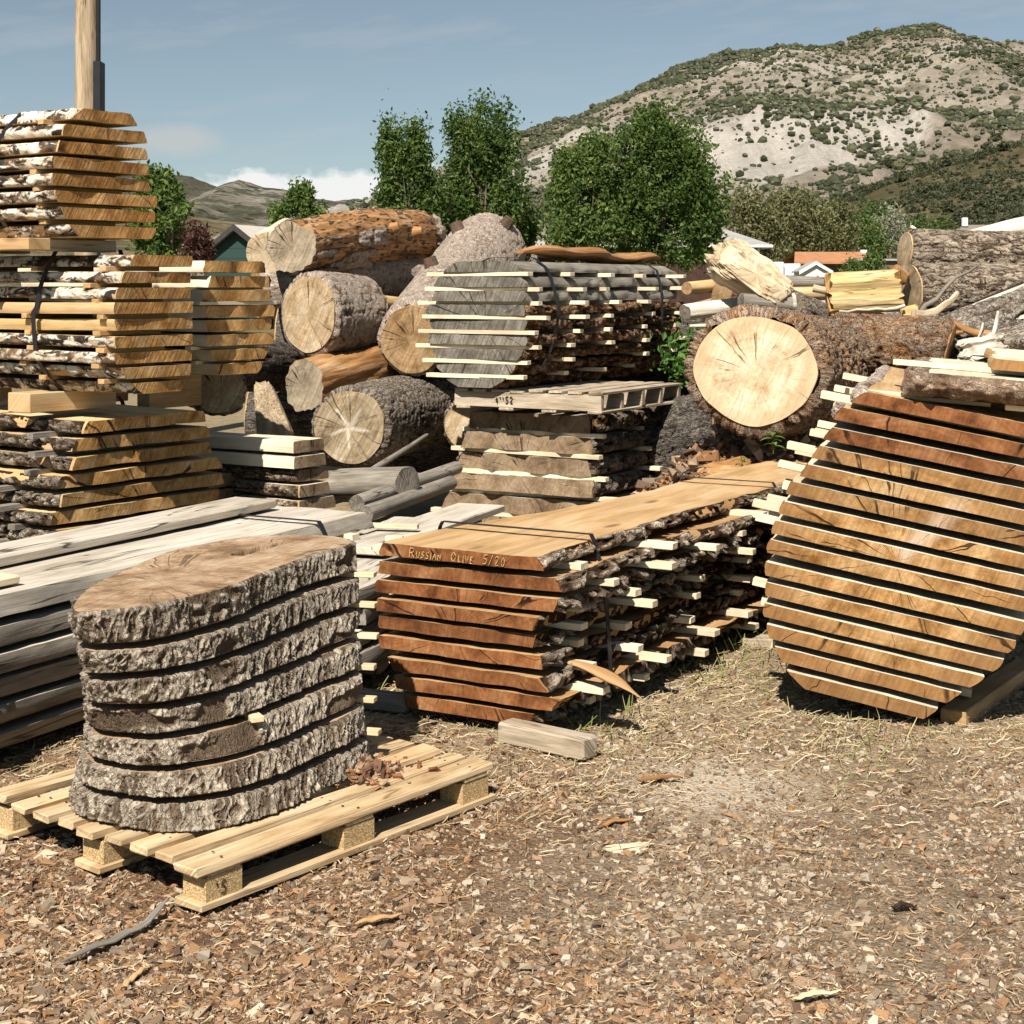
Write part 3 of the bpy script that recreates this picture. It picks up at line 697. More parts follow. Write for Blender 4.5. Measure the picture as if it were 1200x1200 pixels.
far = gs.ramp(gs.math('MULTIPLY', gs.math('SUBTRACT', sx.outputs[1], 13), .05), [(0.0, 0.0), (1.0, 1.0)])
col = gs.mix(far, col, gs.ramp(gs.noise(p, .12, 6), [(.35, (.10, .115, .045)), (.55, (.25, .21, .115)), (.7, (.33, .27, .17))]))
dw = G(838, 922); q = gs.vm('SUBTRACT', p, (dw[0], dw[1], 0)); q = gs.vm('MULTIPLY', q, (2.6, 2.2, 0)); ql = gs.vm('LENGTH', q, out=1)
col = gs.mix(gs.ramp(gs.math('ADD', ql, gs.math('MULTIPLY', gs.math('SUBTRACT', n2, .5), 1.2)), [(.3, .9), (1.0, 0.0)]), col, (.60, .51, .39))
col = gs.mix(.6, col, gs.ramp(n3, [(.3, .5), (.68, 1.25)]), 'MULTIPLY')
nb_ = gs.bump(gs.math('ADD', n3, gs.math('MULTIPLY', gs.vor(p, 85), .8)), .9, .012)
gs.set(col, nb_)
pa = Patches(); pa.grid(np.stack([XX, YY, ZZ], -1), np.stack([XX, YY], -1), 0)
go = pa.build('ground', gs.m, loc=(0, 0, 0)); go['kind'] = 'structure'

# loose cover: chips, gravel, straw
CM = SH('loose_chips', .9, .15); cc_ = CM.attr('col', 'Color')
CM.set(CM.mix(.6, cc_, CM.ramp(CM.noise(CM.pos, 220, 3, .7), [(.3, .6), (.7, 1.2)]), 'MULTIPLY'), CM.bump(CM.noise(CM.pos, 300, 2), .4, .004))
def scatter(name, label_kind, n, pos, ln, asp, th, pal, seed, zfun=None, tilt=.35, warp=.3):
    g = np.random.default_rng(seed)
    B = np.array([[x, y, z] for x in (-1, 1) for y in (-1, 1) for z in (-1, 1)], float)
    Fq = np.array([[0, 1, 3, 2], [4, 6, 7, 5], [0, 4, 5, 1], [2, 3, 7, 6], [0, 2, 6, 4], [1, 5, 7, 3]])
    V = np.repeat(B[None], n, 0)*(1+g.uniform(-warp*1.6, warp, (n, 8, 3)))
    V[:, :, 1] *= np.where(V[:, :, 0] > 0, 1-g.uniform(0, .75, n)[:, None], 1)
    V = V*np.stack([ln/2, ln*asp/2, ln*th/2], -1)[:, None, :]
    yaw, pi_, ro = g.uniform(0, 6.28, n), g.normal(0, tilt, n), g.normal(0, tilt, n)
    x, y, z = V[..., 0], V[..., 1], V[..., 2]
    y, z = y*np.cos(ro)[:, None]-z*np.sin(ro)[:, None], y*np.sin(ro)[:, None]+z*np.cos(ro)[:, None]
    x, z = x*np.cos(pi_)[:, None]+z*np.sin(pi_)[:, None], -x*np.sin(pi_)[:, None]+z*np.cos(pi_)[:, None]
    x, y = x*np.cos(yaw)[:, None]-y*np.sin(yaw)[:, None], x*np.sin(yaw)[:, None]+y*np.cos(yaw)[:, None]
    zo = (ground_z(pos[:, 0], pos[:, 1]) if zfun is None else zfun)+ln*th*.3
    W_ = np.stack([x+pos[:, :1], y+pos[:, 1:2], z+zo[:, None]], -1).reshape(-1, 3)
    Fa = (Fq[None]+(np.arange(n)*8)[:, None, None]).reshape(-1, 4)
    pal = np.array(pal); c = pal[g.integers(0, len(pal), n)]*g.uniform(.7, 1.25, (n, 1))
    o = mk(name, W_, [Fa], CM.m, [0], None, None, False, col=np.repeat(c, 8, 0), loc=(0, 0, 0))
    o['kind'] = 'stuff'; return o
def field(n, seed, y0=3.3, y1=8.6, power=1.0):
    g = np.random.default_rng(seed); Y = y0+(y1-y0)*g.uniform(0, 1, n)**power; X = g.uniform(-.37, .37, n)*Y; return np.stack([X, Y], -1), g
def DUST(q): return 1-.85*np.exp(-((q[:, 0]-dw[0])/.30)**2-((q[:, 1]-dw[1])/.42)**2)
BR = [(.24, .135, .075), (.32, .195, .115), (.40, .27, .175), (.13, .08, .05), (.10, .065, .042), (.48, .37, .25), (.27, .21, .145), (.35, .21, .11), (.20, .14, .09), (.50, .40, .285), (.31, .18, .085)]
GV = [(.42, .34, .245), (.30, .225, .15), (.48, .40, .30), (.19, .14, .095), (.36, .265, .17), (.50, .42, .33), (.27, .195, .125), (.34, .235, .14), (.22, .14, .085)]
pos, g = field(260000, 3, power=1.35)
m = pos[:, 0]+.8*fbm(pos[:, 0]*1.1, pos[:, 1]*1.1, 0, 21, 3)+.12*(pos[:, 1]-4)
dens = (1-sst(-.15, .55, m)*.86)*(.35+.65*sst(-.35, .15, fbm(pos[:, 0]*2.3, pos[:, 1]*2.3, 7, 91, 3)))*DUST(pos); pos = pos[g.uniform(0, 1, len(pos)) < dens*(1-.6*sst(5.3, 6.8, pos[:, 1]))]
ln = np.clip(g.lognormal(math.log(.0088), .6, len(pos)), .003, .05)
scatter('wood_chips', '', len(pos), pos, ln, g.uniform(.3, .8, len(pos)), g.uniform(.12, .35, len(pos)), BR, 5, tilt=.3)
pos, g = field(130000, 8, power=1.3)
m = pos[:, 0]+.8*fbm(pos[:, 0]*1.1, pos[:, 1]*1.1, 0, 21, 3)+.12*(pos[:, 1]-4)
cl = fbm(pos[:, 0]*1.7, pos[:, 1]*1.7, 3, 77, 3)
pos = pos[g.uniform(0, 1, len(pos)) < DUST(pos)*(.12+.88*sst(-.3, .5, m))*(.28+.72*sst(-.25, .3, cl))]
ln = np.clip(g.lognormal(math.log(.0078), .5, len(pos)), .003, .03)
scatter('gravel', '', len(pos), pos, ln, g.uniform(.6, 1, len(pos)), g.uniform(.4, .7, len(pos)), GV, 6, tilt=.2)
def straws(name, n, seed, posf, ln, w, pal, lift=.5, curl=.16):
    pos, g = posf; g2 = np.random.default_rng(seed); n = len(pos); k = 4
    L = ln*g2.uniform(.4, 1.4, n); yaw = g2.uniform(0, 6.28, n); cu = g2.normal(0, curl, n); up = np.abs(g2.normal(0, lift, n))
    t = np.linspace(-.5, .5, k); V = np.zeros((n, k, 2, 3)); ww = w*g2.uniform(.5, 1.5, n)
    z0 = ground_z(pos[:, 0], pos[:, 1])
    for i in range(k):
        a = yaw+cu*t[i]*2; wt_ = ww*(1-.7*abs(t[i])*2*.9)
        cx = pos[:, 0]+np.cos(yaw)*t[i]*L-np.sin(yaw)*cu*t[i]**2*L; cy = pos[:, 1]+np.sin(yaw)*t[i]*L+np.cos(yaw)*cu*t[i]**2*L
        cz = z0+.006+up*L*(t[i]+.5)*.5+.01*g2.uniform(0, 1, n)
        for j, sg in enumerate((-1, 1)):
            V[:, i, j] = np.stack([cx-np.sin(a)*wt_*sg, cy+np.cos(a)*wt_*sg, cz+sg*ww*.4], -1)
    i = (np.arange(n)*k*2)[:, None]; Q = np.concatenate([i+np.array([[2*q, 2*q+1, 2*q+3, 2*q+2]]) for q in range(k-1)])
    pal = np.array(pal); c = pal[g2.integers(0, len(pal), n)]*g2.uniform(.75, 1.2, (n, 1))
    o = mk(name, V.reshape(-1, 3), [Q], CM.m, [0], None, None, True, col=np.repeat(c, 2*k, 0), loc=(0, 0, 0)); o['kind'] = 'stuff'; return o
pos, g = field(26000, 12, 4.6, 9.5, .8); keep = g.uniform(0, 1, len(pos)) < DUST(pos)*sst(4.4, 6.2, pos[:, 1]+.9*fbm(pos[:, 0]*1.3, pos[:, 1]*1.3, 0, 4, 3))
straws('dry_straw', 0, 3, (pos[keep], g), .06, .0015, [(.62, .50, .30), (.54, .41, .22), (.70, .60, .42), (.42, .31, .17), (.36, .30, .15)], .35)
pos, g = field(9000, 14, 3.4, 6, 1.2)
straws('wood_shreds', 0, 4, (pos, g), .035, .0013, [(.40, .23, .11), (.52, .36, .2), (.62, .5, .33), (.28, .16, .08)], .12)
g = np.random.default_rng(5); cs = [(1005, 800), (960, 815), (720, 800), (860, 770), (700, 855), (440, 810), (890, 760), (820, 790), (1000, 870)]
pp = []
for (x, y) in cs:
    c = G(x, y); k = 110 if y != 810 else 80; pp.append(np.stack([c[0]+g.normal(0, .16, k), c[1]+g.normal(0, .2, k)], -1))
straws('grass', 0, 9, (np.vstack(pp), g), .075, .002, [(.20, .22, .07), (.30, .28, .11), (.45, .38, .19), (.15, .18, .05)], 1.3)

# a few separate pieces lying on the ground
def lying(name, label, a, b, r, mat, cat, wob=.35, flat=.45, n=9, seed=1, curve=.06, z=.012):
    a, b = G(*a), G(*b); d = b-a; sd = np.array([-d[1], d[0], 0]); t = np.linspace(0, 1, 10)
    pts = a+t[:, None]*d+(np.sin(t*np.pi)*curve)[:, None]*sd+np.stack([np.zeros(10), np.zeros(10), z+.012*np.abs(noise(t*5, seed))+r*flat*.6], -1)
    rad = r*np.array([.25, .7, .95, 1, 1.05, .95, .9, .8, .55, .2])
    return tag(tube(pts, rad, n, mat, name, wob=wob, seed=seed, flat=flat), label, cat)
lying('twig', 'grey curved strip of bark lying before the pallet corner', (72, 1135), (197, 1062), .013, GREY, 'twig', flat=.4, seed=3, curve=-.10)
lying('wood_splinter', 'thin tan splinter lying in the chips below the grey twig', (144, 1168), (176, 1140), .008, TAN_SAWN, 'splinter', seed=4)
e_ = G(736, 998); chunk('wood_chunk', 'pale flat chunk of wood lying on the open gravel', e_+[0, 0, .010], (.066, .020, .011), ((1, .25, .06), (-.25, 1, .0), (0, 0, 1)), [CREAM_SAWN], seed=5, rough=.35, n=40, e=.3, fibre=.2, taper=.45)
lying('wood_splinter', 'tan splinter lying in chips right of the pallet corner', (416, 1090), (470, 1080), .012, TAN_SAWN, 'splinter', seed=6)
lying('wood_splinter', 'reddish bark sliver lying above the pale sawdust patch', (745, 921), (800, 917), .014, ORANGE, 'splinter', seed=7)
lying('bark_piece', 'small dark knobby bit of bark lying alone on open gravel', (1045, 1072), (1075, 1070), .012, B_GREY, 'bark piece', seed=8)
lying('wood_splinter', 'long reddish sliver lying left of the pale chunk', (700, 975), (745, 968), .012, ORANGE, 'splinter', seed=9)
lying('wood_splinter', 'buff splinter lying at the bottom edge beside bright chips', (930, 1180), (985, 1172), .010, PINE, 'splinter', seed=10)
# ================================================================ foreground pallet
def mkframe(C, u):   # s along u, l along the left-hand normal of u
    f = Frame(C, (-u[1], u[0])); return f
PU = unit([.632, .775, 0]); PC = G(236, 1073)
pf = mkframe(PC, PU)       # s = u (1.2 m), l = v (1.0 m)
pal = empty('pallet', PC); tag(pal, 'clean pine block pallet under the barked stump', 'pallet')
BLOCK = sawn('chip_block', (.40, .25, .11), (.54, .37, .18), (.66, .50, .29), 1, .5, .2)
s_ = SH('particle_block', .9); BLOCK = s_.set(s_.ramp(s_.vor(s_.pos, 300, out='Color'), [(.2, (.34, .21, .085)), (.5, (.52, .36, .17)), (.8, (.68, .53, .31))]), s_.bump(s_.vor(s_.pos, 300), .6, .003))
for l in (.0, .44, .88):
    box('bottom_runner', pf, 0, 1.2, l, l+.11, .002, .022, PALLET, pal, .003, wob=.002)
    for s0 in (.02, .53, 1.05): box('block', pf, s0, s0+.13, l+.008, l+.102, .022, .09, BLOCK, pal, .003)
for s0 in (.03, .54, 1.06): box('cross_board', pf, s0, s0+.11, .005, .985, .09, .104, PALLET, pal, .002)
NAIL = plain('nail_head', (.05, .045, .04), .5)
for k in range(9):
    w = [.098, .074, .076, .074, .075, .07, .074, .075, .09][k]; l = .0+k*.1115
    db = box('deck_board', pf, -.005+random.uniform(-.012, .008), 1.2+random.uniform(-.015, .01), l, l+w, .104+.001*(k % 2), .126+.001*(k % 3), PALLET, pal, .003, wob=.003)
    for s0 in (.085, .595, 1.115):
        for dn in (.25, .75):
            c_ = pf.w(s0+random.uniform(-.012, .012), l+w*dn+random.uniform(-.006, .006), .1262+.001*(k % 3)); tube([c_, c_+[0, 0, .0012]], .0042, 8, NAIL, 'nail', db)
wm_ = plain('stencil_black', (.05, .035, .02), .9)
fb = Frame(pf.w(0, -.0, 0), pf.A)
blk = [o for o in COL.objects if o.name.startswith('block')][0]
write([('1', 1), ('5', 1)], fb, .055, .036, .034, .006, .0016, wm_, pal, gapw=.25)

# ================================================================ the barked stump, sliced
base = np.array([(-1.28, 4.80), (-1.22, 4.63), (-1.09, 4.53), (-.95, 4.485), (-.80, 4.52), (-.67, 4.66), (-.585, 4.83), (-.50, 5.0), (-.50, 5.2), (-.62, 5.38), (-.80, 5.45), (-.98, 5.40), (-1.14, 5.22), (-1.25, 5.0)])
topo = np.array([(-1.215, 4.50), (-1.175, 4.35), (-1.08, 4.37), (-.985, 4.44), (-.845, 4.68), (-.76, 4.98), (-.655, 5.27), (-.555, 5.48), (-.58, 5.62), (-.70, 5.68), (-.93, 5.66), (-1.07, 5.48), (-1.18, 5.12), (-1.225, 4.75)])
def closed(pts, n):
    m = len(pts); t = np.linspace(0, m, n, endpoint=False); i = t.astype(int); f = (t-i)[:, None]
    p = [pts[(i+k) % m] for k in (-1, 0, 1, 2)]
    return .5*((2*p[1])+(-p[0]+p[2])*f+(2*p[0]-5*p[1]+4*p[2]-p[3])*f**2+(-p[0]+3*p[1]-3*p[2]+p[3])*f**3)
SN = 960; Ob, Ot = closed(base, SN), closed(topo, SN)
zt, nS = .765, 7; z_b = .131; pitch = (zt-z_b)/nS
slot0, slot1 = np.array(G(282, 655, .75)[:2]), np.array(G(335, 640, .75)[:2])
def stump_ring(z):
    t = (z-z_b)/(zt-z_b); t = t*t*(3-2*t)*.5+t*.5
    r = Ob*(1-t)+Ot*t; c = r.mean(0); fl = 1+.05*np.exp(-(z-z_b)/.06)
    q = c+(r-c)*fl; q[:, 0] += .03*math.sin(math.pi*min(1, max(0, (zt-z)/(zt-z_b)))**.8)*sst(-.95, -1.2, q[:, 0]); return q
for k in range(nS):
    i = nS-1-k; z0 = z_b+i*pitch+.002; z1 = z_b+(i+1)*pitch-(.018 if k else 0)
    def wavez(xy, z): return .0065*fbm(xy[..., 0]*3, xy[..., 1]*3, np.round(z*11), 61, 2)
    sh = np.array([random.uniform(-.006, .006), random.uniform(-.006, .006)])
    Rt, Rb = stump_ring(z1)+sh, stump_ring(z0)+sh
    pa = Patches()
    for R, zz, top in ((Rt, z1, True), (Rb, z0, False)):
        if top or k == nS-1 or True:
            nr = 44 if (k == 0 and top) else 6; sub = R if (k == 0 and top) else R[::4]
            c = R.mean(0); rr = np.linspace(0, 1, nr+1)
            Q = c+(sub-c)[:, None]*rr[None, :, None]
            zq = zz+wavez(Q, zz)
            if k == 0 and top:
                d = slot1-slot0; tt = np.clip(((Q-slot0)@d)/(d@d), 0, 1); ds = np.linalg.norm(Q-slot0-tt[..., None]*d, axis=-1)
                zq = zq-.13*sst(.030, .020, ds+.014*fbm(Q[..., 0]*14, Q[..., 1]*14, 0, 4, 3))+.0015*fbm(Q[..., 0]*40, Q[..., 1]*40, 0, 8, 3)
            pa.grid(np.concatenate([Q, zq[..., None]], -1), (Q-c-np.array([-.12, -.25])), 0, closed=True)
    v = np.linspace(0, 1, 5)[None, :, None]
    Q = Rb[::4][:, None]*(1-v)+Rt[::4][:, None]*v; zq = z0+(z1-z0)*v[..., 0]+wavez(Q, z0)*(1-v[..., 0])+wavez(Q, z1)*v[..., 0]
    pa.grid(np.concatenate([Q, zq[..., None]], -1), np.stack([Q[..., 0], Q[..., 1]+zq], -1), 0, closed=True)
    o = pa.build('stump_slice', [E_STUMP], loc=(Rb[:, 0].mean(), Rb[:, 1].mean(), z0))
    tag(o, ('topmost slice with a rotted slot' if k == 0 else 'lowest slice resting on the pallet' if k == nS-1 else ORD[k]+' slice from the top')+' of the barked stump', 'stump slice', 'slices of the barked stump')
    # bark ring
    nv = 26; v = np.linspace(0, 1, nv+1)[None, :]
    Q = Rb[:, None]*(1-v[..., None])+Rt[:, None]*v[..., None]; zq = z0+(z1-z0)*v
    tg = np.roll(Rb, -1, 0)-np.roll(Rb, 1, 0); nrm = np.stack([tg[:, 1], -tg[:, 0]], -1); nrm /= np.linalg.norm(nrm, axis=1)[:, None]
    per = np.concatenate([[0], np.cumsum(np.linalg.norm(np.diff(Rb, axis=0), axis=1))])[:, None]
    zz = zq+.0*per; wv = .9*fbm(per*7, zz*9, 0, 71, 3)
    twist = .18*np.sin(per*2)
    wf = .55*noise(per*26, zz*30, 2, 79)
    h1 = np.clip(1.16-np.abs(noise((per+.34*zz)*40+wv+wf, zz*7+wf, 0, 72))*2.6, 0, 1); h2 = np.clip(1.14-np.abs(noise((per-zz*.46)*44-wv+wf, zz*7, 3, 73))*2.9, 0, 1)
    h3 = np.clip(1.0-np.abs(noise(per*55+wf, zz*16, 5, 74))*3, 0, 1)*.55
    h = np.maximum(np.maximum(h1, h2), h3)*(.80+.30*noise(per*85, zz*70, 0, 75)); h = np.clip(h, 0, 1.1)
    gn = sst(.30, .42, fbm(per*3.4, zz*9, 0, 88, 4)); h = h*(1-gn)-.25*gn
    ed = (1-.75*gn)*np.clip(np.minimum(v, 1-v)*30, 0, 1)*np.ones_like(per)
    jag = .5+.5*noise(per*40, k*3.0, 0, 76)
    ed = ed*np.where(np.minimum(v, 1-v) < .045, jag, 1)
    d = ed*(.009+.012*h+.005*fbm(per*6, zz*6, 0, 78, 2)+.003*noise(per*140, zz*120, 0, 77))+.0008-.001*(1-ed)
    moss = zq
    pt = Q+nrm[:, None]*d[..., None]; zf_ = zq+wavez(Q, z0)*(1-v)+wavez(Q, z1)*v
    pb = Patches(); pb.grid(np.concatenate([pt, zf_[..., None]], -1), np.stack(np.broadcast_arrays(per, zz), -1), 0, h, closed=True)
    pb.build('bark', B_STUMP, o)
# spacers of the stump: ends at the right-hand side and one in front
sf = Frame((0, 0, 0), (0, 1))
for k in range(1, nS):
    i = nS-k; z = z_b+i*pitch-.008; R = stump_ring(z); far_ = R[np.argmax(R[:, 0]/R[:, 1]-.012*np.maximum(0, R[:, 1]-5.3))]; dv = unit([.9, -.25+.1*random.random(), 0])
    e = np.array([far_[0], far_[1], z])+dv*random.uniform(.06, .085); f = Frame(e, -dv)
    tag(box('spacer_block', f, -.019, .019, 0, .5, -.0085, .0085, PINE, None, .002), ORD[k-1]+' pine spacer from the top at the right side of the stump', 'spacer stick', 'spacers of the barked stump')
z = z_b+3*pitch-.008; R = stump_ring(z); q_ = R[np.argmin(np.hypot(R[:, 0]/R[:, 1]*F+600-297, (R[:, 1]-4.7)*60))]; f = Frame([q_[0]+.02, q_[1]-.045, z], unit([-.45, .9, 0]))
tag(box('spacer_block', f, -.019, .019, 0, .35, -.0085, .0085, PINE, None, .002), 'pine spacer end showing at the front of the stump', 'spacer stick', 'spacers of the barked stump')
# bark crumbs at its foot
g = np.random.default_rng(31); c = P(415, 905, 5.02)[:2]; ps = c+g.normal(0, 1, (420, 2))*np.array([.07, .06])
scatter('bark_crumbs', '', 420, ps, g.uniform(.01, .035, 420), g.uniform(.4, .9, 420), g.uniform(.2, .5, 420), [(.22, .10, .05), (.32, .17, .09), (.14, .08, .05), (.38, .26, .17)], 9, zfun=.128+.05*np.exp(-((ps-c)**2).sum(1)/.006)*g.uniform(0, 1, 420), tilt=.5)

# ================================================================ slab stacks
A1 = (-.83, .56); XR = np.array([.56, .83])
def st(O, A, left, right, L, seed, desc, short, roll=0.0, pith=None, **k):
    s = Stack(Frame(O, A, roll), left, right, L, seed, desc=desc, short=short, group='slabs of '+desc, **k)
    z = [q[0] for q in left]; s.pith = pith or (0, (z[0]+z[-1])/2); return s
BIRCH = birch('white_bark')
# top and middle of the left-hand tower
s1 = st((-1.925, 7.62, 1.878), A1, [(0, -.17), (.08, -.25), (.2, -.31), (.36, -.32), (.5, -.26), (.6, -.15), (.64, -.08)], [(0, .27), (.08, .305), (.2, .305), (.4, .26), (.52, .22), (.6, .15), (.64, .09)], 2.2, 101, 'the top white-barked stack in the tall tower', 'the top tower stack', wander=.02, rough=.012)
lv, gp = levels(0, 8, .054, .0235)
for i, (a, b) in enumerate(lv):
    s1.slab(i, 8, a, b, [YEL_SAWN, TAN_SAWN, E_YEL2], ('left',), BIRCH, .008, .012, bare=-.28, dr=random.uniform(-.015, .015), endrough=.012, shag=.3)
s1.sticks(gp, (.12, .62), .02, .04, STICK_TAN, oneside='left', skip=.25)
s1.strap(.42, 0, .595, 'black strap round the top white-barked stack in the tall tower')
s2 = st((-1.686, 7.62, 1.142), A1, [(0, -.09), (.07, -.18), (.16, -.245), (.4, -.26), (.56, -.22), (.68, -.14)], [(0, .16), (.06, .20), (.14, .225), (.4, .235), (.5, .23), (.68, .215)], 2.2, 102, 'the middle white-barked stack in the tall tower', 'the middle tower stack', wander=.02, rough=.01)
lv, gp = levels(0, 9, .053, .022)
for i, (a, b) in enumerate(lv):
    br = () if i in (3, 4) else ('left',)
    s2.slab(i, 9, a, b, [YEL_SAWN, YEL_SAWN if i in (4, 5) else TAN_SAWN, E_YEL2], br, BIRCH, .007, .010, bare=-.34, dl=random.uniform(-.02, .02), dr=random.uniform(-.012, .012), endrough=.01, shag=.25)
s2.sticks(gp, (.12, .6, 1.1), .03, .045, STICK_TAN, oneside='left', skip=.15)
s2.strap(.52, 0, .68, 'black strap round the middle white-barked stack in the tall tower')
s3 = st((-1.81, 7.94, .12), A1, [(0, -.60), (.35, -.585), (.6, -.54), (.8, -.46), (.93, -.40)], [(0, .55), (.3, .545), (.5, .52), (.7, .46), (.92, .36)], 1.9, 103, 'the bottom grey-barked stack in the tall tower', 'the bottom tower stack', wander=.035, rough=.018)
lv, gp = levels(0, 11, .0575, .026)
for i, (a, b) in enumerate(lv):
    s3.slab(i, 11, a, b, [YEL_SAWN, TAN_SAWN, E_YEL], ('left',), B_GREY, .012, .03, bare=-.2, barkfreq=(9, 26), dl=random.uniform(-.03, .04), dr=random.uniform(-.03, .03), endrough=.03, shag=.4)
s3.sticks(gp[:8], (.2, .75), .12, .045, GREY, oneside='left', jit=.1)
s3.strap(.62, .0, .93, 'black strap round the bottom grey-barked stack in the tall tower')
# bearers between them
for q, (l, st_, z0, z1, lab) in enumerate([(.25, s1, -.061, -.003, 'first grey bearer under the top tower stack'), (.9, s1, -.061, -.003, 'second bearer, set back, under the top tower stack')]):
    tag(box('bearer', st_.fr, -.3, .29, l, l+.1, z0, z1, PALLET_GREY, None, .004), lab, 'bearer', 'bearers in the tall tower')
tag(box('plank', s1.fr, -.33, -.2, .16, 1.5, -.060, -.004, TAN_SAWN, None, .003), 'orange-brown plank lying lengthwise under the top tower stack', 'plank')
tag(box('plank', s1.fr, -.42, -.335, .5, 1.8, -.03, -.004, GREY, None, .003), 'grey board edge sticking out under the top tower stack', 'plank')
for q, (l, lab) in enumerate([(.5, 'orange bearer end under the middle tower stack'), (1.3, 'second bearer, set back, under the middle tower stack')]):
    tag(box('bearer', s2.fr, -.34, .2, l, l+.16, -.098, -.004, TAN_SAWN, None, .004), lab, 'bearer', 'bearers in the tall tower')
for l in (.3, 1.4): tag(box('bearer', s3.fr, -.5, .45, l, l+.12, -.118, -.004, PALLET_GREY, None, .004), f"{'front' if l < 1 else 'back'} bearer on the ground under the bottom tower stack", 'bearer', 'bearers in the tall tower')
# stack behind the tower
s4 = st((-1.47, 8.72, 1.17), A1, [(0, -.17), (.15, -.26), (.4, -.29), (.64, -.24)], [(0, .14), (.15, .24), (.35, .26), (.64, .17)], 1.5, 104, 'the yellow-brown stack right behind the tower', 'the stack behind the tower', wander=.02, rough=.02)
lv, gp = levels(0, 8, .061, .0185)
for i, (a, b) in enumerate(lv):
    s4.slab(i, 8, a, b, [YEL_SAWN, CREAM_SAWN, E_YEL], ('right',), B_OLIVE, .01, .02, bare=.0, dl=random.uniform(-.03, .03), dr=random.uniform(-.025, .025), endrough=.02, shag=.4)
s4.sticks(gp, (.08,), .05, .04, CREAM_SAWN, skip=.3)
for k, l in enumerate((.5, 1.1)): tag(box('bearer', s4.fr, -.2, .2, l, l+.1, -.2, -.003, TAN_SAWN, None, .004), ('front' if k == 0 else 'back')+' block bearing the stack behind the tower', 'bearer')
# two small stacks before the log pile
s5a = st((-1.50, 8.75, .06), A1, [(0, -.24), (.62, -.22)], [(0, .20), (.62, .17)], 1.2, 105, 'the small brown stack beside the bottom tower stack', 'the small brown stack', wander=.02)
lv, gp = levels(0, 7, .065, .02)
for i, (a, b) in enumerate(lv): s5a.slab(i, 7, a, b, [YEL_SAWN, TAN_SAWN, E_BROWN], ('left',), B_OLIVE, .01, .02, endrough=.01)
s5b = st((-1.07, 8.55, .06), A1, [(0, -.17), (.78, -.13)], [(0, .17), (.4, .17), (.78, .10)], 1.1, 106, 'the small white-topped stack before the log pile', 'the white-topped stack', wander=.03)
lv, gp = levels(0, 10, .062, .0165)
for i, (a, b) in enumerate(lv): s5b.slab(i, 10, a, b, [CREAM_SAWN, CREAM_SAWN if i < 2 else TAN_SAWN, E_BROWN], ('left',) if i > 1 else (), B_OLIVE, .008, .014, dl=.0+.05*(i > 1), dr=random.uniform(-.02, .02), ds=random.uniform(-.015, .015), endrough=.012)
# long grey bundle
s6 = st((-1.72, 5.4, .06), (.46, .888), [(0, -.74), (.55, -.70)], [(0, -.10), (.12, -.02), (.3, .0), (.45, -.02), (.56, -.085)], 3.3, 107, 'the long weathered grey bundle behind the stump', 'the long grey bundle', wander=.03, rough=.006)
s6.fr.O = s6.fr.O-s6.fr.A*.75; s6.L = 3.15
lv, gp = levels(0, 6, .064, .0275)
for i, (a, b) in enumerate(lv):
    s6.slab(i, 6, a, b, [GREY_TOP, GREY, E_GREY], (), None, dr=random.uniform(-.02, .015), l1=3.15-[.0, .05, -.05, .1, .2, 0][i], endrough=.02)
s6.sticks(gp, (.55, 1.25, 2.1, 2.9), .05, .05, STICK, skip=.25, jit=.03)
for l, lab in ((.62, 'black strap round the left part of the long grey bundle'), (2.72, 'black strap round the far end of the long grey bundle')): s6.strap(l, 0, .53, lab)
tag(box('board', s6.fr, -.42, -.17, -.3, 1.0, .537, .566, CREAM_SAWN, None, .006, yaw=-.03), 'short cream board lying on top of the long grey bundle', 'board')
tag(box('board', s6.fr, -.70, -.46, .1, 3.0, .537, .575, GREY_TOP, None, .006, yaw=.02), 'long weathered board lying on the back of the grey bundle', 'board')
for k, l in enumerate((.5, 2.4)): tag(box('bearer', s6.fr, -.7, -.06, l, l+.1, -.06, -.003, PALLET_GREY, None, .004), ('near' if k == 0 else 'far')+' bearer under the long grey bundle', 'bearer')
# weathered slabs between the grey bundle and the written stack
s12 = st((-.86, 6.45, .05), (.24, .97), [(0, -.28), (.42, -.26)], [(0, .27), (.42, .24)], 2.25, 112, 'the low weathered stack left of the reddish stack', 'the low weathered stack', wander=.06, rough=.012)
lv, gp = levels(0, 5, .06, .022)
for i, (a, b) in enumerate(lv): s12.slab(i, 5, a, b, [GREY_TOP, GREY, E_GREY], (), None, dr=random.uniform(-.05, .05), dl=random.uniform(-.05, .05), l0=random.uniform(-.1, .25), l1=2.25+random.uniform(-.25, .1), endrough=.03)
s12.sticks(gp, (.3, 1.0), .06, .045, STICK, skip=.3)
tag(box('board', s12.fr, -.05, .22, .7, 2.2, .405, .44, GREY_TOP, None, .005, yaw=-.12), 'loose bleached board on top of the low weathered stack', 'board')
e = P(425, 618, 7.6); tag(box('spacer_stick', Frame(e, (1, -.18)), -.02, .02, 0, .27, 0, .022, STICK, None, .002), 'cream stick lying across the bleached boards behind the stump', 'spacer stick')
e = P(452, 633, 7.3); tag(box('spacer_stick', Frame(e, (1, -.12)), -.02, .02, 0, .08, -.01, .02, CREAM_SAWN, None, .002), 'short cream block end by the bleached boards', 'spacer stick')
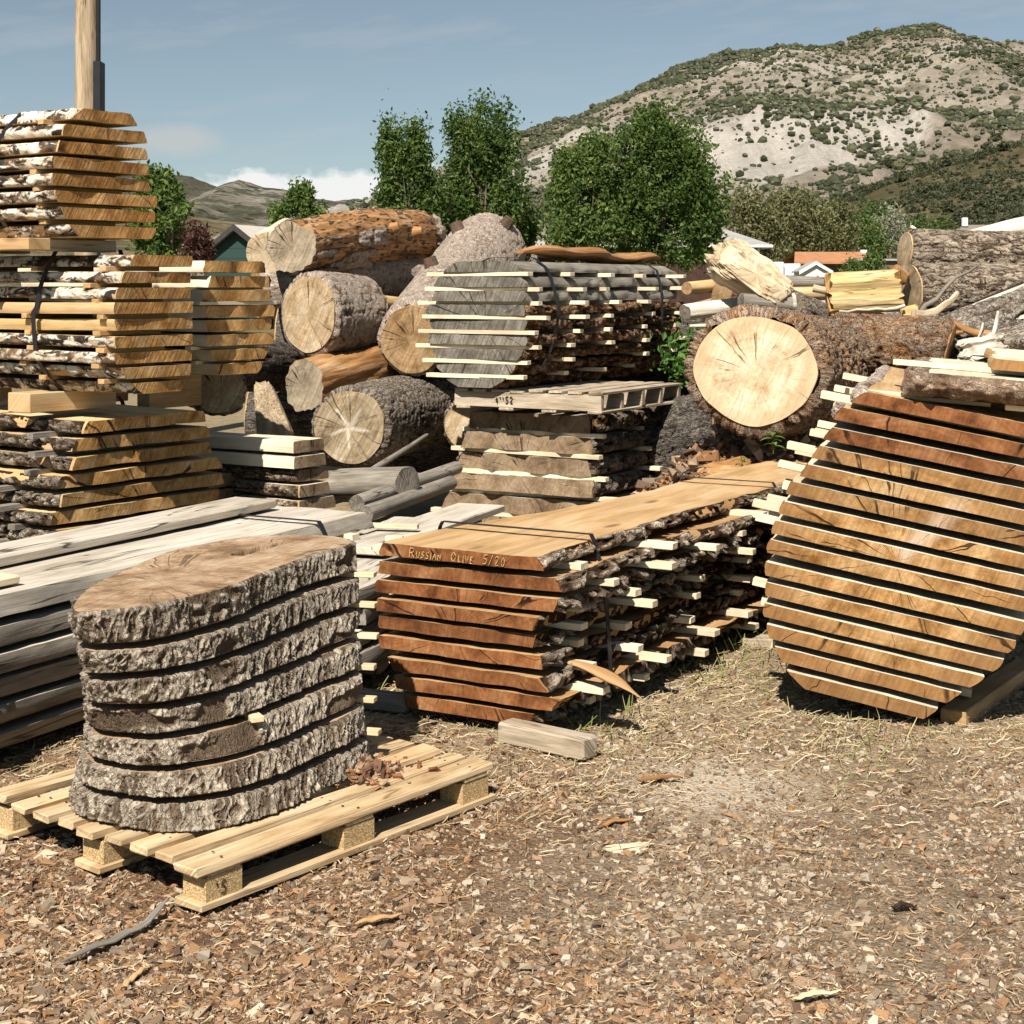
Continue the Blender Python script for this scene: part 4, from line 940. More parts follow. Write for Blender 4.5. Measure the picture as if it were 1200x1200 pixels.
# grey poles and half log
make_log('pole', 'upper grey pole leaning behind the bleached boards', P(418, 590, 8.5), P(535, 548, 9.9), .044, .04, E_GREY, GREY, n=20, seed=5)
make_log('pole', 'lower grey pole leaning behind the bleached boards', P(428, 603, 8.35), P(528, 566, 9.6), .046, .042, E_GREY, GREY, n=20, seed=6)
make_log('split_log', 'short grey split log between poles and white-topped stack', P(478, 566, 8.95), P(396, 568, 9.25), .10, .10, E_GREY, GREY, n=28, seed=8, squash=.85, lobe=.12)

# reddish stack with the writing
s10 = st((-.2075, 6.0, .04), (.50, .866), [(0, -.22), (.10, -.26), (.22, -.35), (.45, -.37), (.62, -.33)], [(0, .30), (.05, .34), (.12, .43), (.2, .36), (.3, .35), (.42, .38), (.5, .40), (.62, .345)], 3.5, 110, 'the long reddish stack with yellow writing', 'the reddish stack', taper=-.0, wander=.05, rough=.022)
s10.lshift = lambda l: .24*sst(.15, 1.8, np.asarray(l, float))
lv, gp = levels(0, 9, .047, .0252)
DR = [.0, .03, .02, -.03, -.02, .0, -.02, .03, .0]
for i, (a, b) in enumerate(lv):
    o = s10.slab(i, 9, a, b, [TAN_SAWN if i == 0 else RED_SAWN, RED_SAWN, E_RED], ('right',), B_OLIVE, .008, .040, bare=-.12 if i in (0, 1, 2) else .08, barkfreq=(8, 24), dr=DR[i], dl=random.uniform(-.03, .02), l0=random.uniform(-.02, .02), l1=3.5-.12*i, endrough=.014, shag=.7, barkseg=.009)
    if i == 0: top10 = o
YELLOW = plain('yellow_crayon', (.60, .42, .17), .9, 60, .5)
txt = [('R', 1), ('U', 0), ('S', 0), ('S', 0), ('I', 0), ('A', 0), ('N', 0), (' ', 0), (' ', 0), ('O', 1), ('L', 0), ('I', 0), ('V', 0), ('E', 0), (' ', 0), (' ', 0), ('5', 1), ('/', 1), ('2', 1), ('0', 1)]
zlet = lv[0][0]
write(txt, s10.fr, -.195, zlet+.006, .035, -.0255, .0013, YELLOW, top10, .12, gapw=.26)
s10.sticks(gp, (.24, .68, 1.2, 1.75, 2.4, 3.0), .13, .05, STICK, jit=.12, skip=.08)
s10.strap(.42, 0, .645, 'near black strap round the long reddish stack', .028); s10.strap(2.3, 0, .645, 'far black strap round the long reddish stack', .028)
for k, l in enumerate((.3, 2.6)): tag(box('bearer', s10.fr, -.3, .28, l, l+.1, -.035, -.003, GREY, None, .004), ('near' if k == 0 else 'far')+' bearer under the long reddish stack', 'bearer')
# torn splinter hanging off its side
a, b = P(648, 772, 6.0), P(752, 820, 5.75); t = np.linspace(0, 1, 10)
tag(tube(a+t[:, None]*(b-a)+np.stack([0*t, 0*t, .03*np.sin(t*3)], -1), .042*np.array([.5, .5, .55, .65, .8, .9, .85, .6, .3, .06]), 12, RED_SAWN, 'torn_splinter', wob=.3, seed=4, flat=.35), 'reddish torn splinter jutting from the side of the reddish stack', 'splinter')
bf = Frame(G(688, 893), (-.77, .63)); tag(box('timber_offcut', bf, -.02, .07, 0, .40, .002, .078, PALLET_GREY, None, .008, wob=.003), 'weathered square timber offcut lying before the reddish stack', 'timber offcut')
bf = Frame(G(470, 842), (-.85, .5)); tag(box('timber_offcut', bf, -.0, .07, 0, .26, .01, .075, GREY, None, .008, wob=.004, yaw=.1), 'small grey block beside the left foot of the reddish stack', 'timber offcut')

# big tilted round stack
s11 = st((1.372, 6.0, .072), (.27, .963), [(0, -.28), (.06, -.37), (.15, -.44), (.25, -.48), (.35, -.50), (.5, -.52), (.65, -.5), (.8, -.45), (.95, -.39), (1.1, -.32), (1.19, -.22)],
         [(0, .17), (.1, .25), (.18, .33), (.26, .39), (.34, .43), (.42, .445), (.6, .46), (.8, .45), (1.1, .38)], 1.9, 111, 'the big tilted round stack', 'the big tilted stack', roll=.185, wander=.03, rough=.006, pith=(-.04, .56))
lv, gp = levels(0, 15, .0505, .0285)
for i, (a, b) in enumerate(lv):
    s11.slab(i, 15, a, b, [CREAM_SAWN if i > 1 else TAN_SAWN, DARK_SIDE, E_RED if i < 3 else E_TAN], ('left', 'right') if i < 2 else (), B_PINK if i < 2 else None, .01, .02, endrough=.006, dr=random.uniform(-.008, .008), dl=random.uniform(-.008, .008))
s11.sticks(gp, (.30, .95, 1.6), .11, .05, STICK, jit=.12, skip=.22)
cf = Frame(P(1064, 463, 6.0), (.27, .963), .075)
cap = Stack(cf, [(0, .02), (.03, -.02), (.09, .05)], [(0, .62), (.09, .60)], 1.5, 131, desc='x', short='x', group='slabs of the big tilted round stack', wander=.05, rough=.03); cap.pith = (.2, .9)
cap.slab(0, 2, 0, .085, [CREAM_SAWN, RED_SAWN, B_CAP], ('left', 'right'), B_CAP, .012, .02, label='knobbly pink-barked cap slab on the big tilted stack', endrough=.015)
fr_ = Frame(cf.w(0, 0, 0), (.27, .963), .075)
nf = np.linspace(.0, .62, 90); nz = np.linspace(0, 1, 16); S_, Z_ = np.meshgrid(nf, nz, indexing='ij')
kn = ridged(S_*14, Z_*1.6, 0, 5, 3); bump_ = .05*np.sin(np.pi*Z_)**.6+.06*(kn-.5)+.05*fbm(S_*6, Z_*1.2, 0, 8, 3)
pa = Patches(); pa.grid(fr_.w(S_-.02, -bump_*np.minimum(1, np.minimum(S_/.04, 1))-.012, Z_*(.085+.012*noise(S_*7, 0, 0, 3))+.0), np.stack([S_, Z_*.09], -1), 0, np.clip(kn*1.3-.2, 0, 1))
pa.build('bark', B_CAP, [o for o in COL.objects if o.get('label') == 'knobbly pink-barked cap slab on the big tilted stack'][0])
cap.slab(1, 2, .108, .150, [CREAM_SAWN, TAN_SAWN, E_TAN], (), None, l0=.25, ds=.24, label='pale flat board topping the big tilted stack', endrough=.03)
for q, (a_, b_, l_, z_, lab) in enumerate([(-.22, .3, .08, -.022, 'cream stick poking out left under the pink-barked cap slab'), (.35, .7, .02, -.024, 'cream stick showing at right under the pink-barked cap slab'), (-.08, .5, .45, .086, 'upper cream stick between the cap slab and the flat board')]):
    tag(box('spacer_stick', cf, a_, b_, l_, l_+.05, z_, z_+.022, STICK, None, .002), lab, 'spacer stick', 'spacer sticks of the big tilted stack')
bm = Frame(s11.fr.w(np.array(.27), np.array(.12), np.array(-.0)), (.55, .83)); tag(box('bearer', bm, -.05, .05, 0, 1.0, -.06, .03, TAN_SAWN, None, .005), 'sawn bearer poking out under the low right side of the tilted stack', 'bearer')
bm = Frame((1.35, 7.3, 0), (1, -.1)); tag(box('bearer', bm, -.06, .06, -.3, .6, .002, .05, PALLET_GREY, None, .004), 'bearer lying on the ground under the back of the tilted stack', 'bearer')

# round grey stack on its raised pallet
s8 = st((-.17, 10.0, 1.012), (.5, .866), [(0, -.19), (.05, -.28), (.12, -.35), (.25, -.40), (.5, -.415), (.63, -.38), (.72, -.32), (.78, -.23), (.81, -.14)], [(0, .04), (.05, .14), (.12, .21), (.3, .29), (.5, .30), (.65, .275), (.75, .23), (.81, .12)], 2.3, 108, 'the round grey stack on the raised pallet', 'the round grey stack', taper=-.06, wander=.045, rough=.03)
lv, gp = levels(0, 9, .0655, .0245)
for i, (a, b) in enumerate(lv):
    s8.slab(i, 9, a, b, [GREY_TOP, GREY if i < 3 else DARK_SIDE, E_GREY], () if i < 3 else ('right',), None if i < 3 else B_RED, .006, .03, barkseg=.018, bare=-.12, shag=.3, dr=random.uniform(-.01, .01), dl=random.uniform(-.01, .01), l1=2.3-.05*(i % 3), seg=.04)
s8.sticks(gp, (.03, .55, 1.05, 1.6, 2.15), .10, .055, STICK, jit=.05, skip=.04)
s8.strap(.32, 0, .81, 'near black strap round the round grey stack', .035); s8.strap(1.85, 0, .81, 'far black strap round the round grey stack', .035)
t = np.linspace(0, 1, 14); a, b = s8.fr.w(.0, .45, .86), s8.fr.w(.05, 2.4, .84)
tag(tube(a+t[:, None]*(b-a)+np.stack([.02*np.sin(t*9), 0*t, .012*np.sin(t*7)+.012*np.sin(t*17)], -1), .15*np.array([.3, .6, .8, .9, 1, 1.05, 1.1, 1.1, 1.05, 1, .95, .8, .6, .3]), 20, ORANGE, 'bark_strip', wob=.35, seed=9, flat=.28), 'wavy reddish strip of stripped bark lying on top of the round grey stack', 'bark strip')
p2 = Frame((.54, 9.66, .875), (.5, .866)); rp = empty('pallet', p2.O); tag(rp, 'grey raised pallet holding up the round grey stack', 'pallet')
for l in (0, .28, .56, .84, 1.12): box('stringer', p2, -1.05, 0, l, l+.04, .016, .112, PALLET_GREY, rp, .003, wob=.002)
for k in range(8): box('top_board', p2, -.09-k*.137, .005-k*.137, -.004, 1.17, .112, .13, PALLET_GREY, rp, .003, wob=.003)
for k in range(4): box('bottom_board', p2, -.1-k*.31, .0-k*.31, -.003, 1.165, 0, .016, PALLET_GREY, rp, .003, wob=.003)
write([('4', 1), ('1', 1), ('1', 1), ('5', 1), ('2', 1)], p2, -.74, .043, .042, -.008, .003, wm_, rp, gapw=.25)
s9 = st((.06, 10.12, .08), (.5, .866), [(0, -.60), (.12, -.60), (.4, -.47), (.6, -.38), (.79, -.33)], [(0, .57), (.3, .52), (.6, .49), (.79, .47)], 1.35, 109, 'the dark-barked stack beneath the raised pallet', 'the dark-barked stack', wander=.03, rough=.02)
lv, gp = levels(0, 6, .107, .0255)
for i, (a, b) in enumerate(lv):
    s9.slab(i, 6, a, b, [GREY_TOP, TAN_SAWN, E_BROWN], ('left', 'right'), B_GREY, .012, .03, bare=-.3, barkfreq=(5, 20), dr=random.uniform(-.03, .03), dl=random.uniform(-.03, .03), endrough=.045, shag=.3)
s9.sticks(gp, (.04, .7), .10, .05, STICK, jit=.03)
s9.strap(1.0, 0, .79, 'black strap round the dark-barked stack beneath the pallet', .03)
for k, l in enumerate((.2, 1.0)): tag(box('bearer', s9.fr, -.5, .5, l, l+.12, -.078, -.003, GREY, None, .004), ('front' if k == 0 else 'back')+' bearer under the dark-barked stack', 'bearer')
# ================================================================ log pile in the middle
LG = 'logs heaped behind the slab stacks'
def px(r, Y): return r*Y/F
make_log('log', 'log with round grey end and stripped orange trunk, top of the left heap', P(342, 290, 11.0), P(492, 281, 13.4), px(30, 11), px(33, 13.4), E_LOG, ORANGE, B_PINK, .012, .02, seed=11, lobe=.09, bare=.20, freq=(5, 7), roughbody=.13, bend=.05, group=LG,
         stubs=[(.55, .3, .05, .035, ORANGE), (.72, .15, .06, .04, ORANGE)])
make_log('log', 'barked log with large buff cracked end, middle of the left heap', P(360, 368, 10.9), P(418, 372, 11.5), px(43, 10.9), px(42, 11.5), E_LOGB, TAN_SAWN, B_PINK, .02, .03, seed=12, lobe=.05, freq=(5, 7), endface=(.62, .78, 0), squash=1.04, group=LG)
make_log('log', 'short barked log behind the buff cracked end', P(392, 330, 12.0), P(492, 326, 13.0), .13, .14, E_LOGT, TAN_SAWN, B_PINK, .015, .02, seed=13, group=LG)
make_log('log', 'small bare stub poking out of the dark gap', P(413, 352, 11.5), P(466, 358, 12.1), .06, .065, E_LOGT, YEL_SAWN, seed=14, n=24, group=LG)
make_log('log', 'orange stripped log with oval grey end, low in the left heap', P(357, 453, 10.6), P(478, 420, 11.7), px(31, 10.6), px(27, 11.7), E_LOG, ORANGE, seed=15, lobe=.08, roughbody=.12, endface=(.55, .83, 0), group=LG)
make_log('log', 'barked log with a pale star split in its end', P(409, 500, 10.2), P(540, 468, 12.0), px(43, 10.2), px(37, 12), E_STAR, TAN_SAWN, B_GREY, .018, .03, seed=16, lobe=.04, freq=(8, 9), endface=(.25, .97, 0), group=LG)
make_log('log', 'thick pinkish-barked trunk rising behind the round grey stack', P(484, 397, 10.9), P(572, 292, 13.4), px(39, 10.9), .29, E_LOGT, TAN_SAWN, B_PINK, .02, .022, n=90, seed=17, lobe=.05, freq=(6, 9), endface=(.2, .95, .12), group=LG,
         stubs=[(.38, 1.9, .09, .05, B_PINK), (.80, 2.0, .10, .05, B_PINK), (.93, .9, .10, .05, B_PINK)])
make_log('log', 'pale barkless log end behind the topmost grey-ended log', P(313, 296, 11.7), P(335, 276, 13.2), px(24, 11.7), .14, E_FRESH, CREAM_SAWN, seed=18, group=LG)
make_log('log', 'pale-ended log under the yellow-brown stack', P(258, 456, 9.3), P(215, 440, 10.6), px(29, 9.3), .14, E_LOGB, TAN_SAWN, B_GREY, .012, .02, seed=19, endface=(-.15, .98, 0), group=LG)
make_log('log', 'buff log end half hidden by the dark-barked stack', P(553, 497, 10.95), P(575, 490, 12.0), px(33, 10.9), .18, E_LOGB, TAN_SAWN, B_GREY, .012, .02, seed=20, group=LG)
SPLIT2 = bark('split_mottled', (.56, .46, .32), (.44, .34, .22), (.24, .16, .09), .8, .6, ck=.35)
chunk('split_chunk', 'pale split wedge standing on end beside the star-split log', P(316, 484, 10.1), (.20, .12, .12), ((-.28, .1, .95), (.9, .3, .25), (.1, -.95, .1)), [SPLIT2], seed=5, rough=.2, taper=.55)
make_log('log', 'grey branch lying below the star-split log', P(436, 552, 9.6), P(500, 510, 10.4), .02, .012, E_GREY, GREY, seed=21, n=14, lobe=.3, group=LG)
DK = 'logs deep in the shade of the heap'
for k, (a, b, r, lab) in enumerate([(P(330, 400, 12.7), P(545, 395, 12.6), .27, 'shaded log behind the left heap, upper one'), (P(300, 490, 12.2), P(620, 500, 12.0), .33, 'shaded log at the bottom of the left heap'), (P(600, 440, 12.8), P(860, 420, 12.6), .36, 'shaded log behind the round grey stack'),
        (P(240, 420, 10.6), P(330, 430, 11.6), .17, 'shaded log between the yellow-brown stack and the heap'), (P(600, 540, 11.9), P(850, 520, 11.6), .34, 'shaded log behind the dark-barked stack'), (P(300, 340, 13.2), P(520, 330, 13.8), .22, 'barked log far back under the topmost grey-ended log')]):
    make_log('log', lab, a, b, r, r*.95, E_LOGT, TAN_SAWN, B_CHAR_SHADE if k != 5 else B_PINK, .015, .02, n=40, seg=.05, seed=40+k, group=DK)  # dark bark colour stands in for the deep shade on these logs

# ================================================================ logs on the right
RG = 'logs heaped at the right'
make_log('log', 'thick fresh-cut log with cream end and flaky orange bark', P(884, 434, 9.5), P(1010, 445, 11.9), px(65, 9.5), .33, E_FRESH, TAN_SAWN, B_FLAKY, .02, .10, n=110, seed=60, lobe=.035, freq=(5, 8), endface=(.06, 1, 0), group=RG, ragged=.012)
chunk('torn_stump', 'pale torn stump sticking up beyond the fresh-cut log', P(880, 324, 10.6), (.23, .12, .14), ((-.66, .15, .5), (.6, .3, .55), (.1, -.95, .1)), [TORN], seed=14, rough=.26, n=90, taper=-.25, spike=.55, cat='stump', fibre=.16)
make_log('log', 'reddish rough-barked log with its sawn end turned right', P(1112, 414, 10.0), P(975, 404, 10.8), .175, .17, E_LOGT, ORANGE, B_FLAKY, .02, .045, n=80, seed=61, freq=(5, 8), endface=(-.95, .35, .25), group=RG)
make_log('log', 'furrowed log lying along the top of the right heap', P(1060, 293, 11.6), P(1300, 304, 11.2), .135, .15, E_LOGB, TAN_SAWN, B_FURROW, .012, .028, n=70, seed=62, freq=(2.2, 9), grit=.12, cross=1.6, group=RG, endface=(1, .12, -.1))
make_log('log', 'furrowed tan log second from the top of the right heap', P(1064, 340, 11.4), P(1310, 352, 11.0), .195, .21, E_LOGB, TAN_SAWN, B_FURROW, .012, .026, n=80, seed=63, freq=(2.2, 9), grit=.12, cross=1.6, group=RG, endface=(1, .2, 0), bare=-.35)
make_log('log', 'grey weathered log with bleached top, right heap', P(1078, 412, 10.3), P(1300, 338, 11.3), .15, .24, E_GREY, DRIFT, B_GREY, .012, .03, n=80, seed=64, freq=(2.2, 8), grit=.12, cross=1.6, bare=-.1, group=RG, tip=.1)
make_log('log', 'dark furrowed log lowest at the right edge', P(1128, 430, 10.25), P(1310, 398, 10.0), .15, .2, E_GREY, DARK_SIDE, B_GREY, .014, .03, n=70, seed=65, freq=(2.2, 8), grit=.12, cross=1.6, group=RG)
make_log('log', 'bleached bare log crossing above the right heap', P(1122, 281, 12.6), P(1290, 252, 12.6), .05, .14, E_LOGB, DRIFT, seed=66, lobe=.15, roughbody=.05, group=RG, n=40)
chunk('wood_chunk', 'pale pointed snag on the top log of the right heap', P(1078, 278, 11.75), (.10, .04, .06), ((-.55, .1, .8), (.9, .1, .4), (0, -1, 0)), [DRIFT], seed=8, rough=.25, taper=.7)
bfr = Frame(P(972, 369, 11.2), (1, -.03), 0, .05); g_ = np.random.default_rng(4)
prof = [(-.13, .02), (.02, .0), (.12, .03), (.135, .09), (.11, .16), (.125, .22), (.06, .285), (-.06, .295), (-.14, .2)]
bl = np.linspace(0, .475, 40); pr_ = np.array(prof+prof[:1]); tt_ = np.linspace(0, len(prof), 91); pp_ = np.stack([np.interp(tt_, range(len(pr_)), pr_[:, 0]), np.interp(tt_, range(len(pr_)), pr_[:, 1])], -1)
LL_, KK_ = np.meshgrid(bl, tt_, indexing='ij'); rg_ = 1+.10*(ridged(KK_*2.3, LL_*1.3, 0, 5, 4)-.6)+.02*noise(KK_*9, LL_*6, 0, 8)
cS, cZ = pp_[:, 0].mean(), pp_[:, 1].mean(); Sx, Zx = cS+(pp_[:, 0]-cS)*rg_, cZ+(pp_[:, 1]-cZ)*rg_
pa = Patches(); Lx = LL_+(LL_ > .46)*.03*noise(KK_*3, 0, 0, 3)+(LL_ < .01)*.02*noise(KK_*3, 5, 0, 3); pa.grid(bfr.w(Sx, Lx, Zx), np.stack([LL_, KK_*.11], -1), 0)
for e_ in (0, -1):
    k_ = np.linspace(0, 1, 6)[:, None]; pa.grid(bfr.w(cS+(Sx[e_]-cS)*k_, np.repeat(Lx[e_][None], 6, 0), cZ+(Zx[e_]-cZ)*k_), np.stack([(Sx[e_]-cS)*k_, (Zx[e_]-cZ)*k_], -1), 1)
tag(pa.build('split_block', [SPLIT, E_YEL]), 'yellow split block lying before the white trailer', 'split block')
chunk('split_block', 'small pinkish end piece at the right of the yellow split block', P(1054, 322, 11.3), (.07, .06, .05), ((.8, .2, -.5), (.1, 1, .0), (.5, 0, .8)), [ORANGE], seed=22, rough=.15)
chunk('split_block', 'yellow broken chunk at the foot of the tan furrowed log', P(1066, 368, 10.9), (.06, .05, .055), ((1, .1, .2), (.1, 1, .0), (0, .15, 1)), [YEL_SAWN], seed=23, rough=.2)
make_log('log', 'red-brown round under the yellow split block', P(968, 384, 11.2), P(1028, 380, 11.6), .105, .11, E_RED, RED_SAWN, seed=67, lobe=.05, group=RG)
make_log('log', 'peeled pale pole left of the yellow split block', P(916, 345, 11.7), P(985, 343, 11.9), .055, .05, E_LOGB, YEL_SAWN, seed=68, n=28, group=RG)
make_log('log', 'grey thin log above the peeled pale pole', P(918, 331, 12.3), P(978, 333, 12.5), .05, .05, E_GREY, GREY, seed=69, n=28, group=RG, lobe=.12)
make_log('log', 'dark barked short log above the fresh-cut log', P(922, 360, 11.0), P(968, 382, 11.4), .11, .12, E_GREY, TAN_SAWN, B_GREY, .012, .02, seed=70, n=50, group=RG)
make_log('log', 'bleached twisted log behind the fresh-cut log', P(803, 366, 10.5), P(925, 353, 11.0), .055, .075, E_GREY, DRIFT, seed=71, lobe=.2, roughbody=.08, n=36, group=RG)
make_log('log', 'broken grey stick end above the cream log end', P(868, 352, 10.4), P(925, 358, 10.5), .05, .06, E_GREY, GREY, seed=72, lobe=.15, n=30, group=RG)
make_log('log', 'tan log piece beside the torn stump', P(805, 338, 11.2), P(850, 334, 11.6), .045, .05, E_LOGT, YEL_SAWN, seed=73, n=26, group=RG)
make_log('log', 'brown log in the shade under the torn stump', P(845, 345, 11.3), P(905, 350, 11.6), .10, .1, E_LOGT, ORANGE, B_FLAKY, .012, .02, seed=74, n=40, group=RG)
make_log('log', 'charred-looking dark log right of the dark-barked stack', P(768, 522, 10.75), P(850, 505, 10.55), .215, .225, E_BROWN, DARK_SIDE, B_CHAR_SHADE, .02, .05, n=80, seed=75, freq=(4, 7), group=RG, lobe=.14)
for k, (a, b, r, lab) in enumerate([(P(930, 500, 11.6), P(1260, 480, 11.2), .34, 'shaded log low behind the tilted stack'), (P(960, 420, 12.2), P(1300, 410, 12.0), .32, 'shaded log in the middle of the right heap'), (P(840, 395, 12.0), P(980, 400, 12.4), .22, 'shaded log behind the cream log end'), (P(1050, 470, 10.3), P(1320, 462, 9.9), .24, 'barked log just above the tilted stack')]):
    make_log('log', lab, a, b, r, r, E_LOGT, TAN_SAWN, B_GREY, .015, .025, n=48, seg=.05, seed=80+k, group=RG)
for (a, b, r, lab) in [(P(1170, 365, 10.2), P(1160, 408, 10.1), .016, 'upright pale splinter against the dark furrowed log'), (P(1152, 378, 10.15), P(1146, 400, 10.15), .008, 'thin leaning splinter beside the upright pale splinter'), (P(1030, 372, 10.9), P(1056, 388, 10.8), .006, 'thin straight stick under the yellow split block')]:
    t = np.linspace(0, 1, 6); tag(tube(a+t[:, None]*(b-a)+.004*np.stack([np.sin(t*5), 0*t, 0*t], -1), r*np.array([.6, 1, 1, .9, .8, .5]), 8, DRIFT, 'splinter', wob=.3), lab, 'splinter')
chunk('root_lump', 'knotty bleached root lump at the right edge of the heap', P(1150, 408, 10.0), (.13, .06, .06), ((1, .1, .2), (.1, 1, 0), (-.2, 0, 1)), [DRIFT], seed=33, rough=.5, n=60, fibre=.2)
g = np.random.default_rng(12)
for k in range(16):
    c_ = P(g.uniform(800, 1060), g.uniform(345, 378), g.uniform(10.8, 11.8)) if k < 9 else P(g.uniform(1060, 1200), g.uniform(335, 425), g.uniform(9.9, 10.6))
    d_ = unit([g.uniform(-1, 1), g.uniform(-.5, .5), g.uniform(-.25, .45)])*g.uniform(.18, .42); t = np.linspace(-1, 1, 8)
    pts = c_+t[:, None]*d_+np.stack([0*t, 0*t, .05*np.cos(t*2)*g.uniform(-1, 1)], -1)+g.normal(0, .008, (8, 3))
    tag(tube(pts, g.uniform(.012, .035)*np.linspace(1, .45, 8), 10, [DRIFT, ORANGE, GREY, TORN][k % 4], 'broken_branch', wob=.35, seed=k), 'broken bare branch lying among the logs of the right heap', 'branch', 'broken branches in the right heap')
# heap of shed bark under the fresh-cut log
hx = np.linspace(-1.1, 1.5, 70); hy = np.linspace(-.9, 1.3, 50); HX, HY2 = np.meshgrid(hx, hy, indexing='ij'); hc = P(890, 540, 9.7)
def heap(X, Y): return .78*np.exp(-((X-hc[0])/.75)**2-((Y-hc[1]-.3)/.6)**2)+.06*fbm(X*5, Y*5, 0, 5, 3)-.02
HZ = heap(HX+hc[0], HY2+hc[1]); pa = Patches(); pa.grid(np.stack([HX+hc[0], HY2+hc[1], HZ], -1), np.stack([HX, HY2], -1), 0, np.full(HX.shape, .4))
hp = pa.build('bark_debris', B_FLAKY); hp['kind'] = 'stuff'
g = np.random.default_rng(3); n = 2600; ps = hc[:2]+np.array([0, .25])+g.normal(0, 1, (n, 2))*np.array([.5, .42])
scatter('bark_litter', '', n, ps, np.clip(g.lognormal(math.log(.055), .5, n), .02, .2), g.uniform(.3, .7, n), g.uniform(.12, .4, n), [(.30, .15, .07), (.40, .22, .11), (.18, .10, .06), (.45, .32, .2), (.26, .2, .15), (.12, .08, .055)], 19, zfun=np.maximum(heap(ps[:, 0], ps[:, 1]), 0)+.01, tilt=.5)
chunk('wood_chunk', 'yellow-brown decayed slab leaning on the shed bark heap', P(850, 552, 9.2), (.15, .06, .035), ((1, .3, .12), (0, 1, .3), (-.1, -.2, 1)), [ORANGE], seed=41, rough=.3, fibre=.15, n=40, taper=-.2)
LEAFG = leaf_mat('weed_leaf', (.05, .12, .02), (.09, .20, .035), (.16, .28, .06), .3)
def weed(c, lab, n, hgt, seed):
    r = empty('weed', c); tag(r, lab, 'weed'); g = np.random.default_rng(seed); pa = Patches()
    for k in range(n):
        a = 2.4*k+g.uniform(-.3, .3); z = hgt*(.3+.7*k/n); st_ = np.array(c)+np.array([0, 0, z*.8]); out = np.array([math.cos(a), math.sin(a), .35]); ln = hgt*g.uniform(.35, .5); sd = np.array([-out[1], out[0], 0]); t = np.linspace(0, 1, 6)
        w = ln*.24*np.sin(np.pi*np.clip(t, .03, .97))
        mid = st_+t[:, None]*out*ln-np.stack([0*t, 0*t, ln*.5*t**2], -1)
        pa.grid(np.stack([mid-sd*w[:, None]+[0, 0, .004], mid, mid+sd*w[:, None]+[0, 0, .004]], 1), np.zeros((6, 3, 2)), 0, np.full((6, 3), g.uniform(.3, 1)))
    pa.build('leaves', LEAFG, r)
    tube([np.array(c), np.array(c)+[.01, 0, hgt*.5], np.array(c)+[0, 0, hgt*.85]], [.004, .003, .002], 6, LEAFG, 'stem', r)
weed(P(906, 532, 8.95), 'green weed sprouting from the bark heap under the cream log', 9, .17, 3); weed(P(868, 552, 9.0), 'smaller yellow-green weed left of the sprouting weed', 6, .10, 4)
gg = np.random.default_rng(8); c = P(812, 420, 10.9); k = 500
C = c+gg.normal(0, 1, (k, 3))*np.array([.10, .12, .10]); bush = empty('weed', c-np.array([0, 0, .2])); tag(bush, 'patch of tall green weeds between the round stack and the cream log', 'weed')
leaves('foliage', C, .03, LEAFG, bush, 4, up=.2)

# utility pole with its dark conduit and box
POLE = sawn('pole_wood', (.30, .22, .14), (.44, .35, .245), (.55, .46, .345), .8, .7, .9, .9, check=.9)
e = P(101.5, 335, 16.0); e[2] = 0; pr = empty('utility_pole', e); tag(pr, 'weathered round utility pole rising behind the tall tower', 'utility pole')
tube([e, e+[0, 0, 4], e+[0, 0, 9]], [.125, .112, .095], 28, POLE, 'post', pr, wob=.02)
BLK = plain('black_metal', (.012, .014, .018), .5)
xf = Frame((e[0], 16.0, 0), (0, 1)); box('conduit', xf, .108, .135, -.03, .03, .3, 5.2, BLK, pr, .01); box('meter_box', xf, .09, .165, -.1, .08, 2.1, 3.88, BLK, pr, .006)

# ================================================================ trees
BARKT = plain('tree_bark', (.16, .12, .085), .95, 3, .35)
LDK = leaf_mat('leaf_dark', (.020, .048, .010), (.058, .11, .02), (.17, .225, .055), .32)
LMD = leaf_mat('leaf_mid', (.036, .074, .014), (.085, .145, .03), (.21, .26, .075), .34)
LOL = leaf_mat('leaf_olive', (.075, .085, .030), (.135, .14, .055), (.22, .205, .10), .2)
LRD = leaf_mat('leaf_maroon', (.035, .014, .012), (.07, .026, .02), (.11, .05, .03), .2)
LPALE = leaf_mat('leaf_grey', (.16, .17, .11), (.25, .26, .18), (.34, .34, .26), .2)
def ptree(name, lab, Y, cx, base_y, lob, mat, n, size, seed, **k):
    k.setdefault('clump', .45*Y/85)
    s = Y/F; b = np.array([(cx-600)*s, Y, 0.0]); L = []
    for (x, y, rx, ry) in lob: L.append(((x-cx)*s, 0.0, HC-(y-HY)*s, rx*s, min(rx, ry)*s*.9, ry*s))
    top = max(l[2]+l[5] for l in L)
    return tree(name, lab, b, top, L, mat, BARKT, n, size, seed, **k)
TG = 'leafy trees behind the yard'
ptree('poplar_tree', 'slim dark poplar, left one of the leafy pair', 80, 476, 0, [(473, 180, 26, 48), (459, 178, 15, 40), (488, 192, 18, 44), (482, 245, 38, 40), (456, 240, 17, 42), (506, 240, 16, 44)], LDK, 15300, .122, 1, group=TG, limbs=12, zup=1.6)
ptree('poplar_tree', 'broad tall poplar, right one of the leafy pair', 82, 565, 0, [(562, 172, 34, 56), (545, 165, 20, 44), (584, 172, 22, 48), (592, 222, 26, 58), (543, 235, 28, 52), (606, 258, 14, 28), (575, 250, 36, 42)], LDK, 20400, .122, 2, group=TG, limbs=14, zup=1.6)
